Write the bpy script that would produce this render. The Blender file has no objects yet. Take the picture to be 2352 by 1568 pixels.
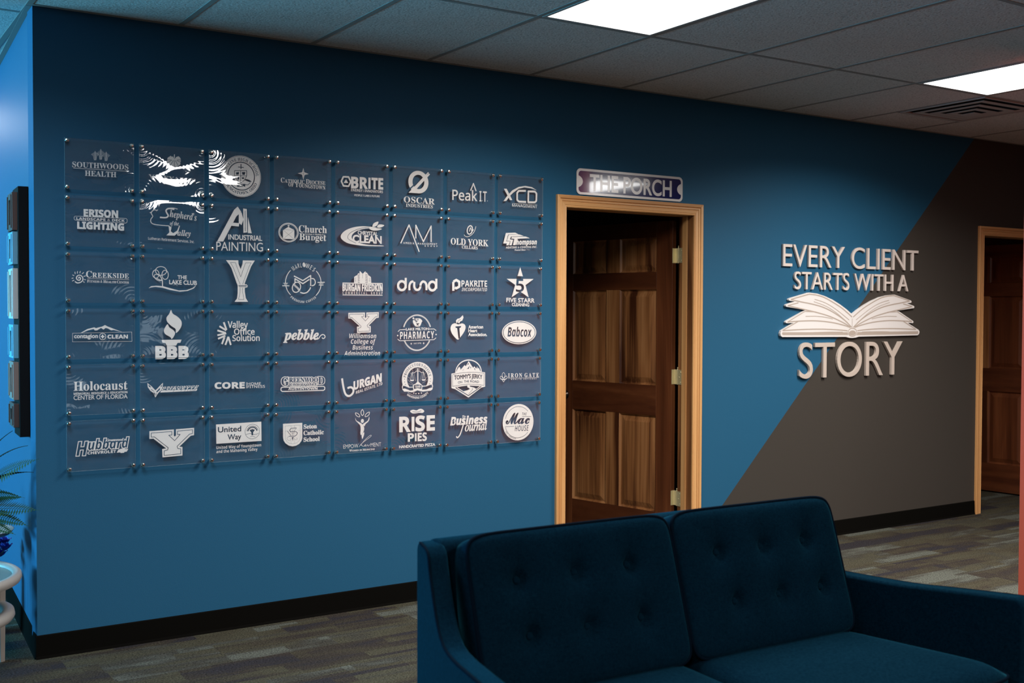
import bpy, bmesh, math, random
import numpy as np
from mathutils import Vector, Matrix, geometry

random.seed(7)
SC = bpy.context.scene
COL = SC.collection
R = math.radians

# ---------------------------------------------------------------- camera, world, exposure
def make_camera():
    yaw, pitch, roll = R(32.7358), R(-1.52866), R(0.19232)
    fwd = Vector((math.sin(yaw)*math.cos(pitch), math.cos(yaw)*math.cos(pitch), math.sin(pitch)))
    right = Vector((math.cos(yaw), -math.sin(yaw), 0))
    up = right.cross(fwd)
    c, s = math.cos(roll), math.sin(roll)
    r2, u2 = right*c + up*s, up*c - right*s
    cd = bpy.data.cameras.new('camera')
    cd.sensor_width = 36
    cd.lens = 2549.21/2352*36
    cd.clip_start = 0.05
    cd.dof.use_dof = True
    cd.dof.focus_distance = 5.6
    cd.dof.aperture_fstop = 4.0
    o = bpy.data.objects.new('camera', cd)
    COL.objects.link(o)
    m = Matrix((r2, u2, -fwd)).transposed().to_4x4()
    m.translation = Vector((-0.81482, -4.88545, 1.44114))
    o.matrix_world = m
    SC.camera = o
make_camera()

wd = bpy.data.worlds.new('world')
SC.world = wd
wd.use_nodes = True
wd.node_tree.nodes['Background'].inputs[0].default_value = (0.55, 0.65, 0.8, 1)
wd.node_tree.nodes['Background'].inputs[1].default_value = 0.05
SC.view_settings.view_transform = 'Standard'
SC.view_settings.look = 'None'
SC.view_settings.exposure = 0.0
SC.view_settings.gamma = 1.0
SC.view_settings.use_curve_mapping = False
SC.cycles.use_denoising = True
SC.cycles.max_bounces = 10
SC.cycles.transparent_max_bounces = 24
SC.cycles.sample_clamp_indirect = 6.0
SC.cycles.caustics_reflective = True
SC.cycles.blur_glossy = 0.3

TROFFER = 3.0          # radiance of the ceiling diffusers seen from the side
TROFFER_B = 18.0       # the brighter ones
LAMP = 86.0            # watts thrown downwards by each ceiling panel
SPREAD = 151.0         # degrees
DAYLIGHT = 92.0        # radiance of the west windows
BACKWIN = 1.1
CEIL = 2.6803

# ---------------------------------------------------------------- materials
def mat(name):
    m = bpy.data.materials.new(name)
    m.use_nodes = True
    nt = m.node_tree
    return m, nt, nt.nodes, nt.links, nt.nodes['Principled BSDF']

def simple(name, col, rough=0.5, metal=0.0, spec=0.5, coat=0.0, sheen=0.0):
    m, nt, N, L, b = mat(name)
    b.inputs['Base Color'].default_value = (*col, 1)
    b.inputs['Roughness'].default_value = rough
    b.inputs['Metallic'].default_value = metal
    b.inputs['Specular IOR Level'].default_value = spec
    b.inputs['Coat Weight'].default_value = coat
    b.inputs['Sheen Weight'].default_value = sheen
    return m

def tex(N, L, kind='Object', scale=None):
    t = N.new('ShaderNodeTexCoord')
    if scale is None:
        return t.outputs[kind]
    mp = N.new('ShaderNodeMapping')
    mp.inputs['Scale'].default_value = scale
    L.new(t.outputs[kind], mp.inputs[0])
    return mp.outputs[0]

def noise(N, L, vec, scale, detail=3, rough=0.5):
    n = N.new('ShaderNodeTexNoise')
    n.inputs['Scale'].default_value = scale
    n.inputs['Detail'].default_value = detail
    n.inputs['Roughness'].default_value = rough
    L.new(vec, n.inputs['Vector'])
    return n

def ramp(N, L, fac, stops):
    r = N.new('ShaderNodeValToRGB')
    e = r.color_ramp.elements
    while len(e) < len(stops):
        e.new(0.5)
    for i, (p, c) in enumerate(stops):
        e[i].position = p
        e[i].color = (*c, 1)
    L.new(fac, r.inputs[0])
    return r

def bump(N, L, b, h, dist, strength=1.0):
    bp = N.new('ShaderNodeBump')
    bp.inputs['Distance'].default_value = dist
    bp.inputs['Strength'].default_value = strength
    L.new(h, bp.inputs['Height'])
    L.new(bp.outputs[0], b.inputs['Normal'])
    return bp

def math_node(N, L, op, a, b=None, c=None):
    n = N.new('ShaderNodeMath')
    n.operation = op
    for i, v in enumerate((a, b, c)):
        if v is None:
            continue
        if isinstance(v, (int, float)):
            n.inputs[i].default_value = v
        else:
            L.new(v, n.inputs[i])
    return n.outputs[0]

BLUE = (0.0145, 0.088, 0.170)
GREY = (0.047, 0.040, 0.034)
ORANGE = (0.38, 0.050, 0.018)

def paint(name, col, col2=None, rough=0.42, spec=0.35):
    """eggshell wall paint with roller texture; col2 fills the corner beyond a 45 degree line"""
    m, nt, N, L, b = mat(name)
    v = tex(N, L)
    b.inputs['Roughness'].default_value = rough
    b.inputs['Specular IOR Level'].default_value = spec
    nn = noise(N, L, v, 260, 2)
    bump(N, L, b, nn.outputs[0], 0.0006, 0.5)
    if col2 is None:
        b.inputs['Base Color'].default_value = (*col, 1)
    else:
        sp = N.new('ShaderNodeSeparateXYZ')
        L.new(v, sp.inputs[0])
        d = math_node(N, L, 'SUBTRACT', sp.outputs[0], sp.outputs[2])
        f = math_node(N, L, 'GREATER_THAN', d, 3.54)
        mx = N.new('ShaderNodeMix')
        mx.data_type = 'RGBA'
        mx.inputs[6].default_value = (*col, 1)
        mx.inputs[7].default_value = (*col2, 1)
        L.new(f, mx.inputs[0])
        L.new(mx.outputs[2], b.inputs['Base Color'])
    return m

def wood(name, c1, c2, c3, scale=(9, 9, 0.7), rough=0.38, contrast=(0.3, 0.52, 0.72), seed=0.0, coat=0.15):
    """straight grain along local z"""
    m, nt, N, L, b = mat(name)
    t = N.new('ShaderNodeTexCoord')
    mp = N.new('ShaderNodeMapping')
    mp.inputs['Scale'].default_value = scale
    oi = N.new('ShaderNodeObjectInfo')
    ad = N.new('ShaderNodeVectorMath')
    ad.operation = 'ADD'
    sc = math_node(N, L, 'MULTIPLY_ADD', oi.outputs['Random'], 37.0, seed)
    L.new(t.outputs['Object'], ad.inputs[0])
    cb = N.new('ShaderNodeCombineXYZ')
    for i in range(3):
        L.new(sc, cb.inputs[i])
    L.new(cb.outputs[0], ad.inputs[1])
    L.new(ad.outputs[0], mp.inputs[0])
    n1 = noise(N, L, mp.outputs[0], 1.0, 3, 0.55)
    n1.inputs['Distortion'].default_value = 0.6
    mp2 = N.new('ShaderNodeMapping')
    mp2.inputs['Scale'].default_value = (scale[0]*16, scale[1]*16, scale[2]*3)
    L.new(ad.outputs[0], mp2.inputs[0])
    n2 = noise(N, L, mp2.outputs[0], 1.0, 4, 0.6)
    f = math_node(N, L, 'MULTIPLY_ADD', n2.outputs[0], 0.28, math_node(N, L, 'SUBTRACT', n1.outputs[0], 0.14))
    r = ramp(N, L, f, [(contrast[0], c1), (contrast[1], c2), (contrast[2], c3)])
    L.new(r.outputs[0], b.inputs['Base Color'])
    b.inputs['Roughness'].default_value = rough
    b.inputs['Coat Weight'].default_value = coat
    b.inputs['Coat Roughness'].default_value = 0.25
    bump(N, L, b, n2.outputs[0], 0.0006, 0.4)
    return m

def carpet():
    """carpet planks: strips that run along the blue wall, each piece with a shade of its own"""
    m, nt, N, L, b = mat('carpet_planks')
    v = tex(N, L)
    sp = N.new('ShaderNodeSeparateXYZ')
    L.new(v, sp.inputs[0])
    x, y = sp.outputs[0], sp.outputs[1]
    def layer(h, ln, seed):
        row = math_node(N, L, 'FLOOR', math_node(N, L, 'DIVIDE', math_node(N, L, 'ADD', y, seed*.37), h))
        w1 = N.new('ShaderNodeTexWhiteNoise')
        w1.noise_dimensions = '1D'
        L.new(math_node(N, L, 'ADD', row, seed), w1.inputs['W'])
        cell = math_node(N, L, 'FLOOR', math_node(N, L, 'ADD', math_node(N, L, 'DIVIDE', x, ln), math_node(N, L, 'MULTIPLY', w1.outputs[0], 7.0)))
        cb = N.new('ShaderNodeCombineXYZ')
        L.new(cell, cb.inputs[0]); L.new(row, cb.inputs[1])
        cb.inputs[2].default_value = seed
        w2 = N.new('ShaderNodeTexWhiteNoise')
        w2.noise_dimensions = '3D'
        L.new(cb.outputs[0], w2.inputs['Vector'])
        return w2.outputs[0]
    a = layer(0.130, 0.47, 3.0)
    c = layer(0.065, 0.36, 11.0)
    f = math_node(N, L, 'ADD', math_node(N, L, 'MULTIPLY', a, 0.62), math_node(N, L, 'MULTIPLY', c, 0.38))
    soft = noise(N, L, tex(N, L, 'Object', (3.0, 9, 1)), 1.0, 2)
    f = math_node(N, L, 'ADD', f, math_node(N, L, 'MULTIPLY', math_node(N, L, 'SUBTRACT', soft.outputs[0], 0.5), 0.7))
    r = ramp(N, L, f, [(0.14, (0.027, 0.024, 0.027)), (0.28, (0.036, 0.029, 0.024)), (0.42, (0.050, 0.043, 0.029)), (0.56, (0.057, 0.052, 0.035)), (0.68, (0.043, 0.039, 0.032)), (0.84, (0.084, 0.087, 0.073))])
    # loop-pile weave
    wv = noise(N, L, tex(N, L, 'Object', (120, 230, 120)), 1.0, 2, 0.7)
    mx = N.new('ShaderNodeMix'); mx.data_type = 'RGBA'; mx.blend_type = 'MULTIPLY'
    mx.inputs[0].default_value = 1.0
    L.new(r.outputs[0], mx.inputs[6])
    r2 = ramp(N, L, wv.outputs[0], [(0.38, (0.36, 0.36, 0.36)), (0.62, (1.45, 1.45, 1.45))])
    L.new(r2.outputs[0], mx.inputs[7])
    L.new(mx.outputs[2], b.inputs['Base Color'])
    b.inputs['Roughness'].default_value = 1.0
    b.inputs['Specular IOR Level'].default_value = 0.05
    bump(N, L, b, wv.outputs[0], 0.006, 0.8)
    return m

def ceiling_tile():
    m, nt, N, L, b = mat('mineral_ceiling_tile')
    v = tex(N, L)
    n = noise(N, L, v, 95, 3, 0.65)
    r = ramp(N, L, n.outputs[0], [(0.30, (0.27, 0.26, 0.245)), (0.43, (0.52, 0.50, 0.475)), (0.6, (0.60, 0.58, 0.555))])
    L.new(r.outputs[0], b.inputs['Base Color'])
    b.inputs['Roughness'].default_value = 0.95
    b.inputs['Specular IOR Level'].default_value = 0.1
    bump(N, L, b, n.outputs[0], 0.003, 0.6)
    return m

def emitter(name, col, strength):
    m = bpy.data.materials.new(name)
    m.use_nodes = True
    nt = m.node_tree
    for n in list(nt.nodes):
        nt.nodes.remove(n)
    e = nt.nodes.new('ShaderNodeEmission')
    e.inputs[0].default_value = (*col, 1)
    e.inputs[1].default_value = strength
    o = nt.nodes.new('ShaderNodeOutputMaterial')
    nt.links.new(e.outputs[0], o.inputs[0])
    return m

def acrylic():
    """clear sheet under a slightly wavy protective film: clear with a mirror-like Fresnel surface"""
    m = bpy.data.materials.new('clear_acrylic')
    m.use_nodes = True
    nt = m.node_tree; N = nt.nodes; L = nt.links
    for n in list(N):
        N.remove(n)
    out = N.new('ShaderNodeOutputMaterial')
    t = N.new('ShaderNodeTexCoord')
    oi = N.new('ShaderNodeObjectInfo')
    k = math_node(N, L, 'MULTIPLY', oi.outputs['Random'], 83.0)
    cb = N.new('ShaderNodeCombineXYZ')
    for i in range(3):
        L.new(k, cb.inputs[i])
    ad = N.new('ShaderNodeVectorMath'); ad.operation = 'ADD'
    L.new(t.outputs['Object'], ad.inputs[0]); L.new(cb.outputs[0], ad.inputs[1])
    mp = N.new('ShaderNodeMapping')
    mp.inputs['Rotation'].default_value = (0, R(35), 0)
    mp.inputs['Scale'].default_value = (1.0, 1.0, 2.2)
    L.new(ad.outputs[0], mp.inputs[0])
    n1 = noise(N, L, mp.outputs[0], 5.0, 0.6, 0.4)
    n1.inputs['Distortion'].default_value = 0.5
    n2 = noise(N, L, ad.outputs[0], 2.5, 1.0, 0.4)
    h = math_node(N, L, 'ADD', math_node(N, L, 'MULTIPLY', n1.outputs[0], 0.0036), math_node(N, L, 'MULTIPLY', n2.outputs[0], 0.016))
    # ripples in the film around the four fixings
    sp = N.new('ShaderNodeSeparateXYZ')
    L.new(t.outputs['Object'], sp.inputs[0])
    du = math_node(N, L, 'SUBTRACT', 0.1295, math_node(N, L, 'ABSOLUTE', math_node(N, L, 'SUBTRACT', sp.outputs[0], 0.1395)))
    dv = math_node(N, L, 'SUBTRACT', 0.0955, math_node(N, L, 'ABSOLUTE', math_node(N, L, 'ADD', sp.outputs[2], 0.1055)))
    d = math_node(N, L, 'SQRT', math_node(N, L, 'ADD', math_node(N, L, 'MULTIPLY', du, du), math_node(N, L, 'MULTIPLY', dv, dv)))
    wv = math_node(N, L, 'SINE', math_node(N, L, 'ADD', math_node(N, L, 'MULTIPLY', d, 420.0), math_node(N, L, 'MULTIPLY', n1.outputs[0], 14.0)))
    wv = math_node(N, L, 'MULTIPLY', wv, math_node(N, L, 'EXPONENT', math_node(N, L, 'MULTIPLY', d, -22.0)))
    h = math_node(N, L, 'ADD', h, math_node(N, L, 'MULTIPLY', wv, 0.00010))
    bp = N.new('ShaderNodeBump')
    bp.inputs['Distance'].default_value = 1.0
    bp.inputs['Strength'].default_value = 1.0
    L.new(h, bp.inputs['Height'])
    # Schlick reflectance, the same from either side of the sheet
    ge = N.new('ShaderNodeNewGeometry')
    dt = N.new('ShaderNodeVectorMath'); dt.operation = 'DOT_PRODUCT'
    L.new(ge.outputs['Incoming'], dt.inputs[0]); L.new(bp.outputs[0], dt.inputs[1])
    ca = math_node(N, L, 'MINIMUM', math_node(N, L, 'ABSOLUTE', dt.outputs['Value']), 1.0)
    fres = math_node(N, L, 'MULTIPLY_ADD', math_node(N, L, 'POWER', math_node(N, L, 'SUBTRACT', 1.0, ca), 5.0), 0.93, 0.070)
    tr = N.new('ShaderNodeBsdfTransparent')
    tr.inputs[0].default_value = (0.985, 0.985, 0.985, 1)
    df = N.new('ShaderNodeBsdfDiffuse')
    df.inputs[0].default_value = (0.55, 0.50, 0.52, 1)
    sm = noise(N, L, mp.outputs[0], 14.0, 4, 0.7)
    sw = math_node(N, L, 'MULTIPLY', sm.outputs[0], 0.04)
    m1 = N.new('ShaderNodeMixShader')
    L.new(sw, m1.inputs[0])
    L.new(tr.outputs[0], m1.inputs[1]); L.new(df.outputs[0], m1.inputs[2])
    gl = N.new('ShaderNodeBsdfGlossy')
    gl.inputs['Roughness'].default_value = 0.02
    L.new(bp.outputs[0], gl.inputs['Normal'])
    m2 = N.new('ShaderNodeMixShader')
    L.new(fres, m2.inputs[0])
    L.new(m1.outputs[0], m2.inputs[1]); L.new(gl.outputs[0], m2.inputs[2])
    L.new(m2.outputs[0], out.inputs[0])
    return m

def fabric(name, c1, c2, scale=420):
    m, nt, N, L, b = mat(name)
    v = tex(N, L)
    a = noise(N, L, tex(N, L, 'Object', (scale, scale*.25, scale*.25)), 1.0, 2, 0.7)
    c = noise(N, L, tex(N, L, 'Object', (scale*.25, scale*.25, scale)), 1.0, 2, 0.7)
    w = math_node(N, L, 'ADD', math_node(N, L, 'MULTIPLY', a.outputs[0], 0.5), math_node(N, L, 'MULTIPLY', c.outputs[0], 0.5))
    r = ramp(N, L, w, [(0.36, c1), (0.64, c2)])
    L.new(r.outputs[0], b.inputs['Base Color'])
    b.inputs['Roughness'].default_value = 0.92
    b.inputs['Specular IOR Level'].default_value = 0.0
    b.inputs['Sheen Weight'].default_value = 0.16
    b.inputs['Sheen Roughness'].default_value = 0.3
    b.inputs['Sheen Tint'].default_value = (0.06, 0.42, 0.62, 1)
    bump(N, L, b, w, 0.0012, 0.6)
    return m

M = {}
M['wall_two_tone'] = paint('blue_and_grey_wall_paint', BLUE, GREY, rough=0.6, spec=0.18)
M['wall_blue'] = paint('blue_wall_paint', BLUE, rough=0.48, spec=0.42)
M['wall_grey'] = paint('grey_wall_paint', (0.20, 0.19, 0.185))
M['wall_rear'] = paint('dark_blue_grey_wall_paint', (0.035, 0.05, 0.07))
M['wall_orange'] = paint('orange_wall_paint', ORANGE, rough=0.5)
M['carpet'] = carpet()
M['tile'] = ceiling_tile()
M['grid'] = simple('ceiling_grid_metal', (0.26, 0.245, 0.23), 0.8, spec=0.02)
M['base'] = simple('black_rubber_base', (0.0038, 0.0034, 0.0028), 0.8, spec=0.02)
M['pine'] = wood('clear_pine_trim', (0.49, 0.230, 0.080), (0.60, 0.315, 0.122), (0.67, 0.385, 0.165), scale=(14, 14, 0.5), rough=0.4)
M['door_dark'] = wood('dark_door_wood', (0.060, 0.017, 0.006), (0.115, 0.034, 0.012), (0.19, 0.064, 0.022), scale=(10, 10, 0.6), rough=0.36)
M['door_light'] = wood('two_tone_door_wood', (0.055, 0.016, 0.006), (0.26, 0.105, 0.036), (0.40, 0.19, 0.075), scale=(7, 7, 0.45), rough=0.36, contrast=(0.38, 0.52, 0.64))
M['brass'] = simple('satin_brass', (0.72, 0.62, 0.36), 0.42, 0.55)
M['steel'] = simple('brushed_nickel_standoff', (0.78, 0.73, 0.66), 0.16, 1.0)
M['dark_metal'] = simple('dark_bronze', (0.05, 0.04, 0.035), 0.3, 1.0)
M['acrylic'] = acrylic()
M['acrylic_edge'] = simple('frosted_acrylic_edge', (0.42, 0.52, 0.56), 0.35)
M['vinyl'] = simple('white_vinyl', (0.88, 0.86, 0.845), 0.6, spec=0.3)
M['diffuser'] = emitter('lit_diffuser', (1.0, 0.985, 0.96), TROFFER)
M['diffuser_bright'] = emitter('bright_lit_diffuser', (1.0, 0.985, 0.96), TROFFER_B)
M['daylight'] = emitter('daylit_window_glass', (0.12, 0.63, 1.0), DAYLIGHT)
M['backwin'] = emitter('daylit_rear_window_glass', (0.72, 0.88, 1.0), BACKWIN)
M['diffuser_soft'] = emitter('soft_lit_diffuser', (0.9, 0.97, 1.0), 6.0)
M['light_frame'] = simple('light_frame_metal', (0.30, 0.29, 0.28), 0.6, spec=0.2)
M['vent'] = simple('vent_metal', (0.40, 0.37, 0.35), 0.55)
M['vent_dark'] = simple('vent_throat', (0.01, 0.01, 0.01), 0.8)
M['tan'] = simple('tan_letter_face', (0.62, 0.545, 0.50), 0.5)
M['tan2'] = simple('brushed_tan_letter_face', (0.50, 0.42, 0.365), 0.42)
M['cream'] = simple('cream_board', (0.70, 0.665, 0.65), 0.5)
M['taupe'] = simple('taupe_line', (0.40, 0.33, 0.28), 0.55)
M['sign_blue'] = simple('sign_blue', (0.004, 0.012, 0.085), 0.09, spec=0.6, coat=0.6)
M['sign_white'] = simple('reflective_sheeting', (0.72, 0.70, 0.69), 0.12, spec=0.6)
M['sofa'] = fabric('blue_sofa_fabric', (0.0009, 0.0060, 0.0125), (0.0022, 0.0128, 0.0245))
M['piping'] = simple('dark_blue_piping', (0.0008, 0.004, 0.009), 0.9, spec=0.02)
M['leg_wood'] = wood('walnut_leg', (0.06, 0.02, 0.008), (0.12, 0.045, 0.02), (0.2, 0.09, 0.04))

# ---------------------------------------------------------------- mesh helpers
def link(o, parent=None):
    COL.objects.link(o)
    if parent is not None:
        o.parent = parent
    return o

def empty(name, loc=(0, 0, 0), rotz=0.0, parent=None):
    o = bpy.data.objects.new(name, None)
    o.empty_display_size = 0.05
    o.location = loc
    o.rotation_euler = (0, 0, rotz)
    return link(o, parent)

def tag(o, label=None, cat=None, group=None, kind=None):
    if label: o['label'] = label
    if cat: o['category'] = cat
    if group: o['group'] = group
    if kind: o['kind'] = kind
    return o

def obj(name, bm, m, parent=None, loc=(0, 0, 0), smooth=False, bevel=0.0, seg=2):
    me = bpy.data.meshes.new(name)
    bmesh.ops.recalc_face_normals(bm, faces=bm.faces[:])
    bm.to_mesh(me)
    bm.free()
    for mm in (m if isinstance(m, (list, tuple)) else [m]):
        me.materials.append(mm)
    o = bpy.data.objects.new(name, me)
    o.location = loc
    if smooth:
        for p in me.polygons:
            p.use_smooth = True
    if bevel:
        b = o.modifiers.new('bevel', 'BEVEL')
        b.width = bevel
        b.segments = seg
        b.limit_method = 'ANGLE'
        b.angle_limit = R(35)
        for p in me.polygons:
            p.use_smooth = True
        w = o.modifiers.new('wn', 'WEIGHTED_NORMAL')
        w.keep_sharp = False
    return link(o, parent)

def box(bm, x0, x1, y0, y1, z0, z1, mi=0):
    v = [bm.verts.new((x, y, z)) for x in (x0, x1) for y in (y0, y1) for z in (z0, z1)]
    for f in ((0, 1, 3, 2), (4, 6, 7, 5), (0, 4, 5, 1), (2, 3, 7, 6), (0, 2, 6, 4), (1, 5, 7, 3)):
        bm.faces.new([v[i] for i in f]).material_index = mi
    return v

def boxbm(*a):
    bm = bmesh.new()
    box(bm, *a)
    return bm

def prism(bm, pts, axis, a, b):
    """closed polygon of 2D pts extruded from a to b along axis (0,1,2)"""
    def co(p, t):
        if axis == 0: return (t, p[0], p[1])
        if axis == 1: return (p[0], t, p[1])
        return (p[0], p[1], t)
    v0 = [bm.verts.new(co(p, a)) for p in pts]
    v1 = [bm.verts.new(co(p, b)) for p in pts]
    n = len(pts)
    bm.faces.new(v0)
    bm.faces.new(v1[::-1])
    for i in range(n):
        bm.faces.new((v0[i], v0[(i+1) % n], v1[(i+1) % n], v1[i]))
    return bm

def tube(bm, pts, r, n=8, closed=False):
    pts = [Vector(p) for p in pts]
    rad = r if isinstance(r, (list, tuple)) else [r]*len(pts)
    rings = []
    m = len(pts)
    prev = None
    for i, p in enumerate(pts):
        if closed:
            t = pts[(i+1) % m] - pts[i-1]
        else:
            t = pts[min(i+1, m-1)] - pts[max(i-1, 0)]
        t.normalize()
        if prev is None:
            a = t.orthogonal().normalized()
        else:
            a = (prev - t*prev.dot(t)).normalized()
        prev = a
        b = t.cross(a)
        rings.append([bm.verts.new(p + (a*math.cos(2*math.pi*k/n) + b*math.sin(2*math.pi*k/n))*rad[i]) for k in range(n)])
    for i in range(m if closed else m-1):
        A, B = rings[i], rings[(i+1) % m]
        for k in range(n):
            bm.faces.new((A[k], A[(k+1) % n], B[(k+1) % n], B[k]))
    if not closed:
        bm.faces.new(rings[0][::-1]); bm.faces.new(rings[-1])
    return bm

def lathe(bm, prof, n=24, c=(0, 0, 0), axis='z'):
    rings = []
    for r, h in prof:
        ring = []
        for k in range(n):
            a = 2*math.pi*k/n
            u, w = max(r, 1e-5)*math.cos(a), max(r, 1e-5)*math.sin(a)
            p = {'z': (u, w, h), 'y': (u, h, w), 'x': (h, u, w)}[axis]
            ring.append(bm.verts.new((c[0]+p[0], c[1]+p[1], c[2]+p[2])))
        rings.append(ring)
    for A, B in zip(rings, rings[1:]):
        for k in range(n):
            bm.faces.new((A[k], A[(k+1) % n], B[(k+1) % n], B[k]))
    bm.faces.new(rings[0][::-1]); bm.faces.new(rings[-1])
    return bm

def catmull(pts, n=6, closed=False):
    P = [np.array(p, float) for p in pts]
    m = len(P)
    out = []
    for i in range(m if closed else m-1):
        if closed:
            a, b, c, d = P[i-1], P[i], P[(i+1) % m], P[(i+2) % m]
        else:
            a, b, c, d = P[max(i-1, 0)], P[i], P[i+1], P[min(i+2, m-1)]
        for k in range(n):
            t = k/n
            out.append(tuple(0.5*((2*b) + (c-a)*t + (2*a-5*b+4*c-d)*t*t + (3*b-a-3*c+d)*t**3)))
    if not closed:
        out.append(tuple(P[-1]))
    return out

# ---------------------------------------------------------------- flat lettering and marks
STY = dict(serif=(0x1D400, 0x1D41A, 0x1D7CE), italic=(0x1D434, 0x1D44E, 0), bi=(0x1D468, 0x1D482, 0), script=(0x1D4D0, 0x1D4EA, 0),
           sans=(0x1D5A0, 0x1D5BA, 0x1D7E2), sansb=(0x1D5D4, 0x1D5EE, 0x1D7EC), sbi=(0x1D63C, 0x1D656, 0), base=None)
def styled(s, st):
    """lettering styles are the mathematical alphabets of the built-in typeface"""
    k = STY[st]
    if k is None:
        return s
    o = ''
    for ch in s:
        if 'A' <= ch <= 'Z': o += chr(k[0]+ord(ch)-65)
        elif 'a' <= ch <= 'z': o += '\u210e' if (st == 'italic' and ch == 'h') else chr(k[1]+ord(ch)-97)
        elif ch.isdigit() and k[2]: o += chr(k[2]+ord(ch)-48)
        else: o += ch
    return o

_cache = {}
def outlines(s, st, res=4):
    """closed contours (unit em) of a string in a lettering style"""
    key = (s, st, res)
    if key in _cache:
        return [c.copy() for c in _cache[key]]
    c = bpy.data.curves.new('glyph', 'FONT')
    c.body = styled(s, st)
    o = bpy.data.objects.new('glyph', c)
    COL.objects.link(o)
    dg = bpy.context.evaluated_depsgraph_get()
    oe = o.evaluated_get(dg)
    cu = oe.to_curve(dg)
    res_l = []
    for sp in cu.splines:
        bp = sp.bezier_points
        n = len(bp)
        pts = []
        for i in range(n):
            a, b = bp[i], bp[(i+1) % n]
            p0, p1, p2, p3 = (np.array(q[:2]) for q in (a.co, a.handle_right, b.handle_left, b.co))
            ch = np.linalg.norm(p3-p0)
            dev = abs(np.cross(p3-p0, p1-p0))+abs(np.cross(p3-p0, p2-p0))
            m = 1 if dev < 2e-3*max(ch, 1e-6) else res
            if ch < 0.03 and m > 2: m = 2
            for k in range(m):
                t = k/m
                pts.append((1-t)**3*p0+3*(1-t)**2*t*p1+3*(1-t)*t*t*p2+t**3*p3)
        q = [pts[0]]
        for p in pts[1:]:
            if np.linalg.norm(p-q[-1]) > 1e-4: q.append(p)
        if np.linalg.norm(q[0]-q[-1]) < 1e-4: q.pop()
        if len(q) >= 3:
            res_l.append(np.array(q))
    oe.to_curve_clear()
    bpy.data.objects.remove(o)
    bpy.data.curves.remove(c)
    _cache[key] = res_l
    return [c.copy() for c in res_l]

def area(c):
    x, y = c[:, 0], c[:, 1]
    return 0.5*np.sum(x*np.roll(y, -1)-np.roll(x, -1)*y)

def capheight(st):
    c = outlines('H', st)
    return max(k[:, 1].max() for k in c)

def fatten(cs, d):
    """push every contour outward (d > 0) or inward along its normals"""
    if abs(d) < 1e-9 or not cs:
        return cs
    big = max(cs, key=lambda c: abs(area(c)))
    sg = 1 if area(big) > 0 else -1
    out = []
    for c in cs:
        e = np.roll(c, -1, 0)-c
        e /= np.maximum(np.linalg.norm(e, axis=1, keepdims=True), 1e-12)
        nrm = np.stack([e[:, 1], -e[:, 0]], 1)*sg
        pn = np.roll(nrm, 1, 0)
        b = nrm+pn
        l = np.sum(b*b, 1, keepdims=True)
        b = b*2/np.maximum(l, 0.9)
        out.append(c+b*d)
    return out

def straight(t, st, x0, z0, x1, z1, h, wt, mode, res=4):
    """contours of text whose ink runs from (x0,z0) to (x1,z1) with capitals h high"""
    H = capheight(st)
    L = math.hypot(x1-x0, z1-z0)
    k = h/H
    if mode == '':
        cs = outlines(t, st, res)
        a = min(c[:, 0].min() for c in cs); b = max(c[:, 0].max() for c in cs)
        cs = [np.stack([(c[:, 0]-a)*L/(b-a), c[:, 1]*k], 1) for c in cs]
    else:
        asp = 0.9 if mode == 'c' else mode
        items = []
        for ch in t:
            if ch == ' ':
                items.append(None); continue
            s = 1.0
            if mode == 'c' and ch.islower():
                ch = ch.upper(); s = 0.76
            cc = outlines(ch, st, res)
            a = min(c[:, 0].min() for c in cc)
            cc = [np.stack([(c[:, 0]-a)*k*s*asp, c[:, 1]*k*s], 1) for c in cc]
            items.append((cc, max(c[:, 0].max() for c in cc)))
        ink = sum(i[1] for i in items if i)
        ng = sum(1 for i in range(len(items)-1) if items[i] and items[i+1])
        ns = sum(1 for i in items if not i)
        if mode == 'c':
            gap = 0.07*h; spc = 0.32*h
            f = L/(ink+ng*gap+ns*spc)
        else:
            f = 1.0
            gap = (L-ink)/max(ng+ns*2.2, 1); spc = gap*2.2
        x = 0; cs = []
        for i, it in enumerate(items):
            if not it:
                x += spc; continue
            for c in it[0]:
                cs.append(np.stack([(c[:, 0]+x)*f, c[:, 1]], 1))
            x += it[1]
            if i+1 < len(items) and items[i+1]: x += gap
    cs = fatten(cs, wt*h)
    sl = (z1-z0)/(x1-x0)
    return [np.stack([x0+c[:, 0]*(x1-x0)/L, z0+c[:, 1]+c[:, 0]*sl], 1) for c in cs]

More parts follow.
